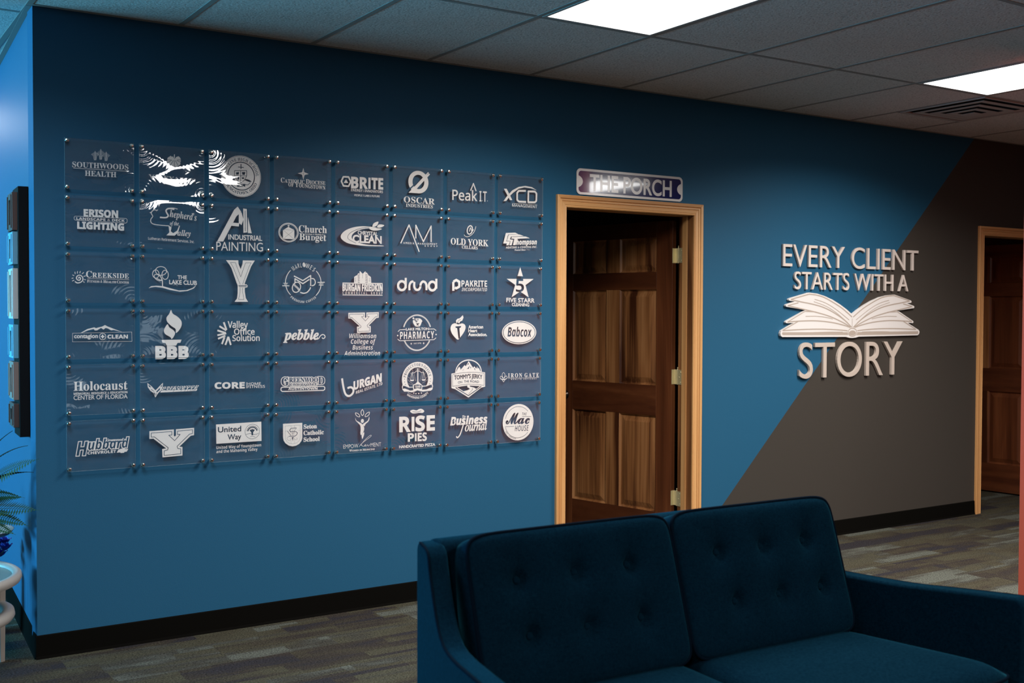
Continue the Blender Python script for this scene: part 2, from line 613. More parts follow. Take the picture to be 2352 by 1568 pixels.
def arc_text(t, st, cx, cz, r, a0, a1, h, wt, res=4):
    k = h/capheight(st)
    items = []
    for ch in t:
        if ch == ' ':
            items.append(None); continue
        cc = outlines(ch, st, res)
        a = min(c[:, 0].min() for c in cc)
        cc = [np.stack([(c[:, 0]-a)*k, c[:, 1]*k], 1) for c in cc]
        items.append((cc, max(c[:, 0].max() for c in cc)))
    top = a0 > a1
    rr = r
    span = abs(R(a1-a0))*rr
    ink = sum(i[1] for i in items if i)
    n = len(items)-1+1.4*sum(1 for i in items if not i)
    gap = (span-ink)/max(n, 1)
    f = 1.0
    if gap < 0.13*h:
        gap = 0.13*h
        f = (span-gap*n)/ink
    x = 0; out = []
    for it in items:
        if not it:
            x += gap*2.4; continue
        w = it[1]*f
        a = R(a0)+(-1 if top else 1)*(x+w/2)/rr
        for c in fatten([np.stack([q[:, 0]*f-w/2, q[:, 1]], 1) for q in it[0]], wt*h):
            if top:
                u = np.array((math.sin(a), -math.cos(a))); v = np.array((math.cos(a), math.sin(a)))
            else:
                u = np.array((-math.sin(a), math.cos(a))); v = -np.array((math.cos(a), math.sin(a)))
            out.append(np.array((cx, cz))+v*0+np.outer(c[:, 0], u)+np.outer(c[:, 1], v)+np.array((math.cos(a), math.sin(a)))*rr)
        x += w+gap
    return out

def stroke(pts, w, closed):
    P = [np.array(p, float) for p in pts]
    out = []
    m = len(P)
    for i in range(m if closed else m-1):
        a, b = P[i], P[(i+1) % m]
        d = b-a
        l = np.linalg.norm(d)
        if l < 1e-6: continue
        n = np.array((-d[1], d[0]))/l*w/2
        out.append(np.array([a-n, b-n, b+n, a+n]))
    rng = range(m) if closed else range(1, m-1)
    k = 8 if w > 1.5 else 6
    for i in rng:
        out.append(np.array([P[i]+w/2*np.array((math.cos(2*math.pi*j/k+.2), math.sin(2*math.pi*j/k+.2))) for j in range(k)]))
    return out

def ell(cx, cz, rx, rz, rot, n=40):
    c, s = math.cos(R(rot)), math.sin(R(rot))
    return [(cx+rx*math.cos(a)*c-rz*math.sin(a)*s, cz+rx*math.cos(a)*s+rz*math.sin(a)*c) for a in [2*math.pi*k/n for k in range(n)]]

def op_contours(o):
    k = o[0]
    if k == 'T':
        _, lay, t, st, x0, z0, x1, z1, h, wt, mode = o
        return straight(t, st, x0, z0, x1, z1, h, wt, mode, 3 if h < 12 else 4)
    if k == 'A':
        _, lay, t, st, cx, cz, r, a0, a1, h, wt = o
        return arc_text(t, st, cx, cz, r, a0, a1, h, wt, 3)
    if k == 'P':
        pts = catmull(o[3], 4, True) if o[2] else o[3]
        return [np.array(pts, float)]
    if k == 'S':
        pts = catmull(o[5], 4, o[3]) if o[4] else o[5]
        return stroke(pts, o[2], o[3])
    if k == 'E':
        return [np.array(ell(o[2], o[3], o[4], o[5], o[6]))]
    if k == 'R':
        _, lay, cx, cz, rx, rz, rot, w, a0, a1 = o
        n = max(10, int(abs(a1-a0)/360*44))
        c, s = math.cos(R(rot)), math.sin(R(rot))
        full = abs(a1-a0) >= 360
        out = []
        A = [R(a0+(a1-a0)*i/n) for i in range(n+1)]
        def pt(a, d):
            x, z = (rx+d)*math.cos(a), (rz+d)*math.sin(a)
            return (cx+x*c-z*s, cz+x*s+z*c)
        return [np.array([pt(A[i], -w/2), pt(A[i], w/2), pt(A[i+1], w/2), pt(A[i+1], -w/2)]) for i in range(n)]

def winding(P, cs):
    """non-zero winding test of points P against contours"""
    W = np.zeros(len(P))
    for c in cs:
        x0, x1, y0, y1 = c[:, 0].min(), c[:, 0].max(), c[:, 1].min(), c[:, 1].max()
        idx = np.where((P[:, 0] > x0) & (P[:, 0] < x1) & (P[:, 1] > y0) & (P[:, 1] < y1))[0]
        if not len(idx): continue
        p = P[idx]
        a, b = c, np.roll(c, -1, 0)
        s = (b[None, :, 0]-a[None, :, 0])*(p[:, 1:2]-a[None, :, 1])-(p[:, 0:1]-a[None, :, 0])*(b[None, :, 1]-a[None, :, 1])
        up = (a[None, :, 1] <= p[:, 1:2]) & (b[None, :, 1] > p[:, 1:2]) & (s > 0)
        dn = (a[None, :, 1] > p[:, 1:2]) & (b[None, :, 1] <= p[:, 1:2]) & (s < 0)
        W[idx] += up.sum(1)-dn.sum(1)
    return W != 0

def flat_shapes(ops, classes):
    """paint ops in order on a plane; returns {class: (verts, tris)} for the topmost visible op of each piece.
    classes(op) names the class of an op, or None for a cut-out"""
    groups = []
    V, Ed = [], []
    for o in ops:
        cs = op_contours(o)
        if o[0] not in 'TA':
            cs = [c if area(c) > 0 else c[::-1] for c in cs]
        groups.append((classes(o), cs))
        for c in cs:
            b = len(V)
            V.extend(Vector((float(p[0]), float(p[1]))) for p in c)
            n = len(c)
            Ed.extend((b+i, b+(i+1) % n) for i in range(n))
    vo, eo, fo, *_ = geometry.delaunay_2d_cdt(V, Ed, [], 0, 1e-4)
    vo = np.array([v[:] for v in vo])
    fo = np.array([f[:] for f in fo if len(f) == 3])
    C = vo[fo].mean(1)
    own = np.full(len(fo), -1)
    names = []
    for g, (cl, cs) in enumerate(groups):
        inside = winding(C, cs)
        if cl is None:
            own[inside] = -1
        else:
            if cl not in names: names.append(cl)
            own[inside] = names.index(cl)
    res = {}
    for i, nme in enumerate(names):
        f = fo[own == i]
        if not len(f): continue
        u, inv = np.unique(f, return_inverse=True)
        res[nme] = (vo[u], inv.reshape(-1, 3))
    return res

def flat_mesh(name, vt, scale, y, m, parent, thick=0.0, loc=(0, 0, 0)):
    """2D triangles (x, z) placed at depth y facing -y; thick gives them a body towards +y"""
    v, t = vt
    bm = bmesh.new()
    bv = [bm.verts.new((p[0]*scale, y, p[1]*scale)) for p in v]
    for f in t:
        try:
            bm.faces.new([bv[i] for i in f])
        except ValueError:
            pass
    if thick:
        bmesh.ops.dissolve_limit(bm, angle_limit=0.01, verts=bm.verts[:], edges=bm.edges[:])
        r = bmesh.ops.extrude_face_region(bm, geom=bm.faces[:])
        bmesh.ops.translate(bm, vec=(0, thick, 0), verts=[g for g in r['geom'] if isinstance(g, bmesh.types.BMVert)])
    else:
        for f in bm.faces:
            f.normal_update()
            if f.normal.y > 0: f.normal_flip()
    me = bpy.data.meshes.new(name)
    if thick:
        bmesh.ops.recalc_face_normals(bm, faces=bm.faces[:])
    bm.to_mesh(me); bm.free()
    for mm in (m if isinstance(m, (list, tuple)) else [m]):
        me.materials.append(mm)
    o = bpy.data.objects.new(name, me)
    o.location = loc
    return link(o, parent)

# ---------------------------------------------------------------- panel artwork, in millimetres from each panel's top left corner
LOGO = {
(0,0): [('T', 1, 'SOUTHWOODS', 'serif', 30.9, -118.2, 256.8, -114.0, 21.7, 0.006, ''),
 ('S',1,1.8,0,0,[(34.8,-122.5),(254.5,-120.5)]),
 ('T', 1, 'HEALTH', 'serif', 80.5, -151.2, 207.0, -149.0, 21.9, 0.006, ''),
 ('S',1,0.9,0,0,[(121.8,-51.6),(119.2,-49.5)]),
 ('S',1,1.0,0,0,[(121.8,-55.8),(116.5,-51.5)]),
 ('S',1,0.9,0,0,[(121.7,-59.9),(113.9,-53.6)]),
 ('S',1,1.0,0,0,[(121.7,-64.1),(111.3,-55.6)]),
 ('S',1,0.9,0,0,[(121.7,-68.2),(108.6,-57.6)]),
 ('S',1,1.0,0,0,[(121.6,-72.4),(106.0,-59.7)]),
 ('S',1,0.9,0,0,[(121.8,-51.6),(124.4,-49.1)]),
 ('S',1,1.0,0,0,[(121.8,-55.8),(127.0,-50.7)]),
 ('S',1,0.9,0,0,[(121.7,-59.9),(129.7,-52.3)]),
 ('S',1,1.0,0,0,[(121.7,-64.1),(132.3,-53.9)]),
 ('S',1,0.9,0,0,[(121.7,-68.2),(134.9,-55.5)]),
 ('S',1,1.0,0,0,[(121.6,-72.4),(137.5,-57.2)]),
 ('S',1,1.4,0,0,[(115.4,-69.8),(118.1,-83.7)]),
 ('S',1,1.4,0,0,[(119.3,-69.5),(120.3,-83.5)]),
 ('S',1,1.4,0,0,[(123.8,-69.2),(122.7,-83.3)]),
 ('S',1,1.4,0,0,[(127.4,-68.9),(124.7,-83.2)]),
 ('S',1,1.6,0,0,[(121.8,-45.6),(121.7,-67.8)]),
 ('S',1,0.9,0,0,[(144.4,-42.7),(141.5,-40.4)]),
 ('S',1,0.9,0,0,[(144.4,-47.6),(138.6,-43.0)]),
 ('S',1,0.9,0,0,[(144.4,-52.5),(135.7,-45.6)]),
 ('S',1,0.9,0,0,[(144.3,-57.4),(132.8,-48.2)]),
 ('S',1,0.9,0,0,[(144.3,-62.3),(129.9,-50.7)]),
 ('S',1,0.9,0,0,[(144.3,-67.2),(127.0,-53.3)]),
 ('S',1,0.9,0,0,[(144.4,-42.7),(147.3,-39.9)]),
 ('S',1,0.9,0,0,[(144.4,-47.6),(150.2,-42.1)]),
 ('S',1,0.9,0,0,[(144.4,-52.5),(153.1,-44.2)]),
 ('S',1,0.9,0,0,[(144.3,-57.4),(156.0,-46.3)]),
 ('S',1,0.9,0,0,[(144.3,-62.3),(158.9,-48.4)]),
 ('S',1,0.9,0,0,[(144.3,-67.2),(161.8,-50.5)]),
 ('S',1,1.4,0,0,[(138.0,-63.4),(140.7,-79.6)]),
 ('S',1,1.4,0,0,[(141.9,-63.1),(142.9,-79.4)]),
 ('S',1,1.4,0,0,[(146.4,-62.7),(145.3,-79.2)]),
 ('S',1,1.4,0,0,[(150.0,-62.4),(147.3,-79.1)]),
 ('S',1,1.5,0,0,[(144.5,-35.9),(144.3,-61.3)]),
 ('S',1,1.0,0,0,[(166.0,-51.5),(163.4,-49.4)]),
 ('S',1,0.9,0,0,[(166.0,-55.9),(160.7,-51.7)]),
 ('S',1,0.9,0,0,[(165.9,-60.3),(158.0,-54.0)]),
 ('S',1,1.0,0,0,[(165.9,-64.8),(155.4,-56.3)]),
 ('S',1,0.9,0,0,[(165.9,-69.2),(152.7,-58.6)]),
 ('S',1,0.9,0,0,[(165.9,-73.6),(150.0,-60.9)]),
 ('S',1,1.0,0,0,[(166.0,-51.5),(168.7,-48.9)]),
 ('S',1,0.9,0,0,[(166.0,-55.9),(171.3,-50.8)]),
 ('S',1,0.9,0,0,[(165.9,-60.3),(174.0,-52.7)]),
 ('S',1,1.0,0,0,[(165.9,-64.8),(176.6,-54.6)]),
 ('S',1,0.9,0,0,[(165.9,-69.2),(179.3,-56.5)]),
 ('S',1,0.9,0,0,[(165.9,-73.6),(181.9,-58.4)]),
 ('S',1,1.4,0,0,[(159.5,-71.1),(162.3,-83.4)]),
 ('S',1,1.4,0,0,[(163.5,-70.8),(164.5,-83.3)]),
 ('S',1,1.4,0,0,[(168.0,-70.4),(167.0,-83.1)]),
 ('S',1,1.5,0,0,[(171.7,-70.2),(169.0,-82.9)]),
 ('S',1,1.6,0,0,[(166.0,-45.2),(165.9,-69.0)])],
(0,1): [('P',1,0,[(119.2,-59.2),(121.5,-49.3),(129.7,-44.1),(133.4,-40.1),(139.4,-44.1),(143.9,-42.3),(148.3,-51.7),(152.1,-52.9),(157.4,-44.2),(163.4,-41.5),(167.9,-39.6),(172.4,-43.0),(176.2,-47.3),(178.7,-53.9),(176.8,-66.0),(175.3,-75.2),(166.2,-81.9),(148.2,-87.0),(133.2,-86.6),(119.1,-82.4)]),
 ('S',1,3.7,0,0,[(150.7,-32.7),(149.8,-51.6)]),
 ('S',0,2.1,0,0,[(149.8,-57.6),(149.7,-86.9)]),
 ('S',0,2.1,0,0,[(145.3,-59.4),(131.7,-84.4)]),
 ('S',0,2.1,0,0,[(139.3,-59.1),(119.9,-71.8)]),
 ('S',0,2.1,0,0,[(154.3,-58.7),(165.5,-78.9)]),
 ('S',0,2.1,0,0,[(160.3,-58.3),(177.6,-66.0)]),
 ('S',0,2.1,0,0,[(118.4,-58.8),(137.8,-58.5)]),
 ('S',0,2.1,0,0,[(161.8,-56.3),(179.2,-55.0)]),
 ('T', 1, 'VINEYARDS', 'serif', 39.8, -140.9, 240.6, -147.5, 14.3, 0.006, ''),
 ('T', 1, 'At Pine Lake', 'serif', 96.4, -159.9, 202.1, -159.7, 12.6, 0.006, 'c')],
(0,2): [('E',1,147.1,-107.2,91.8,92.8,0),
 ('R',0,147.0,-107.3,88.6,89.6,0,1.2,0,360),
 ('R',0,147.4,-106.4,61.4,62.4,0,4.1,0,360),
 ('A', 0, 'URSULINE HIGH SCHOOL', 'serif', 146.2, -107.2, 69.1, 178, 3, 13.7, 0.004),
 ('A', 0, 'YOUNGSTOWN, OHIO', 'serif', 146.2, -107.2, 81.5, 197, 338, 13.7, 0.004),
 ('S',0,2.5,1,0,[(116.8,-84.0),(172.8,-80.0),(172.7,-103.4),(161.4,-124.4),(144.5,-136.4),(127.8,-126.6),(116.7,-107.2)]),
 ('S',0,2.2,0,0,[(144.7,-82.0),(144.5,-134.8)]),
 ('S',0,2.2,0,0,[(118.3,-107.1),(171.1,-103.5)]),
 ('P',0,0,[(150.3,-87.8),(166.3,-86.7),(163.9,-99.3),(152.6,-100.1)]),
 ('P',0,0,[(123.1,-91.3),(137.5,-88.7),(135.8,-99.7),(124.7,-102.0)]),
 ('P',0,0,[(148.6,-112.8),(155.0,-110.8),(162.2,-111.9),(158.2,-118.4),(151.8,-118.8)]),
 ('P',0,0,[(129.4,-114.1),(137.4,-108.9),(138.2,-118.2),(131.0,-126.4)]),
 ('P',0,0,[(99.1,-131.6),(107.1,-121.8),(118.2,-117.2),(118.2,-124.9),(105.5,-131.2),(102.6,-138.3)]),
 ('P',0,0,[(163.8,-119.5),(172.7,-117.9),(183.9,-120.5),(196.8,-128.3),(185.5,-129.8),(172.6,-126.7),(163.0,-122.7)]),
 ('S',0,2.5,0,1,[(103.1,-139.1),(115.0,-144.5),(129.3,-142.0)]),
 ('S',0,2.5,0,1,[(162.9,-141.4),(177.4,-143.6),(189.6,-131.1)]),
 ('P',0,0,[(127.7,-142.9),(165.3,-140.4),(165.3,-152.4),(127.7,-154.8)]),
 ('T', 1, '1905', 'serif', 137.3, -152.0, 155.7, -150.9, 7.5, 0.006, ''),
 ('S',0,4.0,0,0,[(146.4,-52.4),(146.3,-74.1)]),
 ('S',0,3.4,0,0,[(132.7,-66.6),(159.2,-67.0)])],
(0,3): [('P',1,0,[(141.8,-47.8),(146.8,-67.4),(168.5,-73.9),(147.8,-80.1),(141.7,-102.4),(135.6,-79.1),(114.0,-74.9),(136.2,-68.1)]),
 ('S',0,1.0,0,0,[(141.7,-58.3),(141.7,-93.8)]),
 ('S',0,0.9,0,0,[(125.6,-74.1),(158.4,-75.1)]),
 ('T', 1, 'Catholic Diocese', 'serif', 32.3, -121.4, 251.4, -119.0, 21.4, 0.006, 'c'),
 ('T', 1, 'of Youngstown', 'serif', 68.9, -136.9, 251.4, -141.6, 22.8, 0.006, 'c')],
(0,4): [('S',1,7.8,1,0,[(31.5,-96.6),(41.5,-74.6),(68.5,-73.7),(79.6,-95.8),(68.4,-117.4),(42.0,-117.2)]),
 ('P',1,0,[(55.2,-85.3),(67.4,-102.9),(43.1,-103.5)]),
 ('T', 1, 'BR', 'sansb', 82.7, -124.8, 165.7, -123.0, 52.3, 0.03, ''),
 ('P',1,0,[(171.7,-69.6),(183.0,-69.3),(183.0,-122.9),(171.7,-123.1)]),
 ('T', 1, 'TE', 'sansb', 189.0, -122.5, 248.5, -121.3, 52.7, 0.03, ''),
 ('T', 1, 'ENERGY', 'sansb', 81.1, -140.0, 141.5, -140.2, 12.2, 0, ''),
 ('S',1,1.9,0,0,[(147.4,-129.0),(147.4,-140.3)]),
 ('T', 1, 'INNOVATORS', 'sansb', 153.3, -140.0, 248.5, -139.6, 12.3, 0, ''),
 ('T', 1, 'PEOPLE I LABS I FUTURE', 'sans', 98.7, -162.3, 231.0, -160.4, 8.9, 0.03, '')],
(0,5): [('E',1,141.0,-73.3,56.1,55.6,0),
 ('E',0,140.8,-72.4,33.0,35.2,0),
 ('S',0,6.4,0,0,[(95.3,-107.6),(131.8,-75.2)]),
 ('S',1,15.8,0,0,[(200.2,-25.5),(106.8,-119.9)]),
 ('P',1,0,[(86.0,-128.5),(118.7,-96.0),(136.0,-108.8),(142.3,-128.4)]),
 ('S',0,1.8,0,0,[(187.0,-32.0),(218.8,-21.4)]),
 ('T', 1, 'OSCAR', 'serif', 60.1, -176.6, 232.4, -178.6, 28.8, 0.006, ''),
 ('T', 1, 'INDUSTRIES', 'serif', 72.0, -198.0, 221.8, -197.9, 15.8, 0.006, '')],
(0,6): [('S',1,6.2,0,0,[(138.2,-96.3),(154.8,-59.4),(170.6,-96.7)]),
 ('T', 1, 'Peak', 'sans', 32.6, -148.2, 176.3, -146.7, 50.0, 0.02, ''),
 ('T', 1, 'I.T.', 'sans', 191.5, -146.8, 240.6, -146.4, 50.5, 0.02, '')],
(0,7): [('P',1,0,[(37.0,-73.9),(53.8,-72.9),(88.9,-129.4),(73.7,-130.2)]),
 ('P',1,0,[(34.4,-138.3),(53.9,-113.3),(87.5,-79.6),(128.4,-58.4),(169.7,-50.9),(211.3,-54.6),(241.3,-69.1),(205.3,-61.4),(163.8,-59.1),(128.4,-68.2),(93.4,-91.4),(70.2,-112.4),(51.7,-136.4)]),
 ('S',1,9.9,0,0,[(172.7,-76.3),(128.5,-79.0),(118.6,-89.9),(118.7,-126.7),(129.9,-134.9),(174.8,-134.3)]),
 ('S',1,9.9,1,0,[(188.8,-78.3),(229.3,-76.8),(240.1,-86.0),(239.1,-124.8),(229.6,-133.2),(187.8,-134.6)]),
 ('S',1,1.5,0,0,[(88.9,-146.5),(244.6,-143.3)]),
 ('T', 1, 'MANAGEMENT', 'sans', 87.8, -162.7, 244.7, -163.2, 14.3, 0.01, '')],
(1,0): [('T', 1, 'ERISON', 'sansb', 75.3, -85.1, 212.4, -84.0, 28.8, 0.045, ''),
 ('S',1,1.6,1,0,[(39.8,-86.4),(245.8,-86.2),(250.3,-90.7),(249.4,-102.5),(244.3,-106.0),(41.0,-102.9),(36.6,-98.5),(36.7,-90.7)]),
 ('T', 1, 'LANDSCAPE & DECK', 'sansb', 45.4, -100.9, 239.7, -101.0, 10.2, 0.02, ''),
 ('T', 1, 'LIGHTING', 'sansb', 49.5, -137.1, 236.3, -137.4, 27.9, 0.05, '')],
(1,1): [('S',1,3.3,0,1,[(74.5,-46.9),(66.0,-42.6),(55.2,-47.9),(50.4,-59.1),(56.9,-70.7),(49.3,-83.0),(48.3,-94.9),(58.6,-104.0),(87.0,-107.5),(127.4,-109.1)]),
 ('P',1,0,[(42.5,-56.2),(52.3,-50.9),(52.3,-58.5)]),
 ('P',1,0,[(124.1,-108.7),(137.0,-113.9),(133.5,-131.9),(144.0,-139.6),(160.9,-128.3),(170.2,-104.7),(173.1,-107.5),(164.3,-137.8),(149.7,-150.5),(114.3,-150.5),(127.3,-137.0)]),
 ('S',1,6.3,0,1,[(149.3,-36.3),(125.4,-33.7),(113.4,-43.0),(118.1,-55.7),(122.8,-65.1),(113.3,-73.7),(87.1,-74.0)]),
 ('S',1,2.9,0,1,[(125.4,-32.3),(144.6,-30.8),(163.8,-34.6)]),
 ('T', 1, "hepherd's", 'bi', 129.0, -70.0, 247.2, -81.8, 30.0, 0, ''),
 ('T', 1, 'of the', 'bi', 129.8, -105.6, 168.3, -105.8, 17.3, 0, ''),
 ('T', 1, 'alley', 'bi', 162.3, -149.5, 220.5, -151.1, 25.2, 0, ''),
 ('T', 1, 'Lutheran Retirement Services, Inc.', 'sans', 37.2, -171.6, 236.0, -179.7, 11.5, 0.01, '')],
(1,2): [('P',1,0,[(36.8,-168.1),(114.6,-23.7),(131.0,-8.5),(147.3,-31.0),(124.7,-53.0),(64.4,-167.1)]),
 ('P',1,0,[(110.3,-81.5),(138.4,-82.2),(135.8,-97.2),(101.1,-95.8)]),
 ('P',1,0,[(136.0,-36.5),(148.8,-33.4),(157.4,-65.4),(148.6,-90.7),(135.8,-81.3)]),
 ('P',1,0,[(156.6,-15.6),(173.0,-17.2),(174.8,-122.0),(157.2,-125.2)]),
 ('S',0,2.5,0,0,[(165.3,-25.1),(166.0,-117.4)]),
 ('P',1,0,[(178.1,-51.9),(196.0,-125.6),(177.9,-124.9)]),
 ('T', 1, 'INDUSTRIAL', 'base', 88.2, -156.8, 244.4, -157.4, 22.0, 0.03, ''),
 ('T', 1, 'PAINTING', 'base', 33.1, -208.1, 248.4, -205.6, 38.8, 0.0, '')],
(1,3): [('R',1,70.2,-114.2,46.9,42.8,0,3.3,0,360),
 ('R',1,70.2,-114.2,42.1,38.4,0,2.1,0,360),
 ('P',1,0,[(43.0,-106.2),(44.5,-103.5),(69.3,-88.2),(95.6,-99.8),(98.4,-104.6),(98.3,-139.9),(94.7,-143.7),(47.5,-144.0),(43.2,-142.0)]),
 ('S',0,0.9,0,0,[(45.3,-102.0),(95.6,-102.2)]),
 ('S',0,0.9,0,0,[(45.3,-104.3),(94.8,-142.2)]),
 ('S',0,0.9,0,0,[(95.6,-103.2),(45.2,-143.4)]),
 ('S',1,3.2,0,0,[(70.4,-78.6),(70.3,-90.3)]),
 ('S',1,3.2,0,0,[(65.4,-82.9),(75.5,-82.8)]),
 ('T', 1, 'Church', 'serif', 119.8, -110.6, 259.4, -109.3, 31.9, 0.006, ''),
 ('T', 1, 'Bu', 'serif', 122.8, -146.3, 175.6, -145.8, 30.8, 0.006, ''),
 ('T', 1, 'D', 'serif', 180.0, -145.9, 200.2, -145.6, 19.6, 0.006, ''),
 ('T', 1, 'get', 'serif', 201.7, -146.5, 256.2, -146.2, 31.0, 0.006, ''),
 ('T', 1, 'Envelope & Mailing Co.', 'serif', 149.6, -120.6, 248.1, -120.8, 7.1, 0.006, '')],
(1,4): [('P',1,1,[(218.6,-72.0),(150.8,-67.6),(97.2,-74.8),(54.7,-91.3),(31.0,-114.1),(33.6,-133.4),(65.3,-151.7),(118.5,-159.6),(172.4,-161.6),(247.6,-160.0),(247.6,-156.5),(172.4,-155.7),(129.3,-149.4),(97.2,-138.3),(85.5,-123.2),(91.9,-106.8),(118.6,-89.6),(161.6,-78.4)]),
 ('S',0,2.0,0,1,[(107.8,-150.2),(71.6,-134.4),(65.3,-120.0),(78.6,-102.5),(113.2,-84.9),(150.8,-74.9),(177.8,-71.3)]),
 ('P',1,1,[(194.1,-68.1),(199.5,-53.1),(213.1,-45.1),(225.7,-43.0),(221.3,-57.0),(210.4,-65.9)]),
 ('P',1,1,[(218.6,-68.0),(229.5,-55.7),(257.0,-57.9),(246.0,-67.3),(229.5,-71.5)]),
 ('P',1,1,[(177.8,-76.2),(204.9,-73.6),(244.3,-75.8),(226.8,-84.0),(199.5,-86.6),(183.2,-81.9)]),
 ('T', 1, 'CHRYSTAL', 'base', 117.5, -108.2, 221.3, -110.9, 17.7, 0.04, ''),
 ('T', 1, 'CLEAN', 'base', 91.8, -145.8, 241.6, -146.8, 33.4, 0.06, '')],
(1,5): [('S',1,6.0,0,0,[(45.3,-142.0),(90.8,-50.2),(147.4,-180.2)]),
 ('S',1,6.0,0,0,[(128.4,-114.8),(128.4,-49.9),(170.6,-129.1),(213.9,-49.8),(214.1,-130.3)]),
 ('T', 1, 'AMEDIA', 'base', 59.8, -143.3, 119.6, -143.9, 8.8, 0.04, 0.9),
 ('T', 1, 'MANAGEMENT', 'base', 139.0, -144.2, 247.8, -143.1, 8.8, 0.04, 0.9),
 ('T', 1, 'GROUP', 'base', 177.5, -153.5, 249.4, -152.9, 7.0, 0.04, 1)],
(1,6): [('R',1,136.2,-59.4,14.4,22.0,-18,5.7,0,360),
 ('S',1,2.8,0,1,[(171.9,-39.6),(164.1,-63.0),(147.4,-82.9),(124.1,-94.3),(108.5,-91.1),(103.0,-84.6)]),
 ('S',1,3.8,0,1,[(134.0,-67.6),(139.5,-48.2),(147.3,-63.7),(158.5,-57.0)]),
 ('T', 1, 'OLD YORK', 'serif', 25.2, -136.1, 246.6, -138.8, 31.6, 0.006, ''),
 ('T', 1, 'CELLARS', 'serif', 89.9, -154.7, 182.9, -156.9, 15.3, 0.006, '')],
(1,7): [('P',1,0,[(52.0,-65.3),(109.4,-61.1),(130.6,-69.1),(65.7,-72.9),(54.7,-108.3),(77.8,-107.7),(69.3,-128.4),(54.8,-128.9),(58.2,-119.3),(35.7,-120.3)]),
 ('P',1,0,[(69.1,-74.9),(135.3,-69.4),(162.2,-76.7),(82.8,-83.0),(76.9,-97.6),(97.5,-98.6),(87.3,-127.5),(73.6,-128.3),(80.9,-105.8),(57.6,-105.8)]),
 ('P',1,0,[(88.8,-84.5),(174.4,-78.7),(201.0,-86.4),(121.6,-93.1),(112.2,-125.9),(95.9,-126.5),(104.3,-94.0),(84.6,-93.3)]),
 ('T', 1, 'hompson', 'sbi', 116.0, -123.6, 245.7, -117.8, 26.4, 0.03, ''),
 ('T', 1, 'HEATING & COOLING INC.', 'sbi', 52.8, -146.0, 246.7, -135.5, 10.7, 0.0, ''),
 ('T', 1, 'Trusted Since 1951', 'bi', 106.3, -155.0, 201.0, -150.3, 7.2, 0.03, '')],
(2,0): [('S',1,4.2,0,1,[(51.6,-110.0),(55.2,-104.4),(60.4,-109.8),(56.0,-117.3),(48.1,-115.6),(43.7,-107.8),(49.0,-98.5),(58.7,-96.5),(67.5,-103.2),(69.2,-116.1),(60.3,-125.6),(47.1,-128.5),(37.9,-122.7)]),
 ('S',1,2.8,0,0,[(39.4,-91.8),(37.8,-82.6)]),
 ('S',1,2.8,0,0,[(47.4,-89.8),(48.3,-79.6)]),
 ('S',1,2.8,0,0,[(57.0,-88.2),(59.7,-79.3)]),
 ('S',1,2.7,0,0,[(65.8,-91.2),(73.4,-84.1)]),
 ('S',1,2.8,0,0,[(72.4,-101.3),(80.8,-98.3)]),
 ('S',1,2.8,0,0,[(35.0,-99.3),(28.5,-95.2)]),
 ('S',1,2.7,0,0,[(32.3,-108.5),(24.9,-110.0)]),
 ('S',1,2.7,0,0,[(34.9,-117.2),(27.0,-121.5)]),
 ('S',1,2.8,0,0,[(74.0,-113.3),(81.1,-115.0)]),
 ('S',1,2.8,0,0,[(70.9,-121.7),(75.3,-126.7)]),
 ('T', 1, 'Creekside', 'serif', 82.1, -104.8, 255.8, -106.1, 26.6, 0.006, 'c'),
 ('S',1,1.4,0,0,[(86.5,-109.8),(256.7,-111.3)]),
 ('T', 1, 'Fitness & Health Center', 'serif', 86.3, -125.6, 256.6, -127.8, 11.2, 0.01, 'c')],
(2,1): [('R',1,91.1,-70.1,23.7,18.7,0,2.9,0,360),
 ('R',1,68.7,-84.0,13.7,17.8,0,2.8,0,360),
 ('R',1,108.6,-86.6,13.8,19.8,0,2.9,0,360),
 ('R',1,77.6,-99.2,17.9,10.6,-35,2.9,0,360),
 ('S',1,3.9,0,1,[(96.9,-136.3),(96.1,-109.9),(86.2,-90.9)]),
 ('S',1,3.3,0,0,[(96.0,-113.2),(71.9,-103.1)]),
 ('P',1,0,[(37.8,-145.8),(48.2,-137.0),(71.7,-134.3),(100.2,-136.2),(133.6,-145.4),(167.3,-153.6),(201.2,-151.7),(228.1,-141.6),(244.4,-129.1),(233.0,-144.0),(206.1,-155.1),(172.1,-158.9),(128.8,-151.7),(95.4,-142.6),(67.0,-139.6),(48.1,-142.3)]),
 ('T', 1, 'THE', 'base', 162.7, -103.3, 202.4, -104.0, 15.5, 0.04, ''),
 ('T', 1, 'LAKE CLUB', 'base', 126.5, -126.2, 246.3, -128.6, 18.0, 0.04, '')],
(2,2): [('P',1,0,[(77.3,-14.9),(133.8,-14.1),(134.5,-29.7),(144.4,-53.4),(153.0,-29.3),(154.6,-13.8),(210.5,-13.0),(193.2,-40.2),(163.5,-116.0),(163.4,-153.5),(168.0,-183.5),(178.8,-200.0),(115.8,-200.5),(127.1,-185.4),(130.2,-161.4),(130.4,-127.0),(125.0,-113.7),(102.3,-50.0),(93.2,-35.3)]),
 ('S',0,1.6,1,0,[(97.8,-24.7),(121.5,-24.9),(125.3,-38.9),(145.1,-87.9),(162.2,-38.0),(167.7,-24.1),(193.3,-23.4),(183.9,-40.5),(154.6,-117.7),(152.9,-153.7),(159.4,-189.6),(134.8,-189.8),(141.8,-153.8),(141.1,-119.4),(109.9,-45.3)]),
 ('P',1,0,[(133.4,-122.5),(171.3,-121.1),(176.7,-126.3),(175.1,-134.6),(165.0,-137.0),(134.2,-136.7)]),
 ('S',0,3.3,0,0,[(134.2,-127.7),(172.8,-127.1)]),
 ('S',0,2.1,0,0,[(135.7,-132.9),(171.2,-132.4)])],
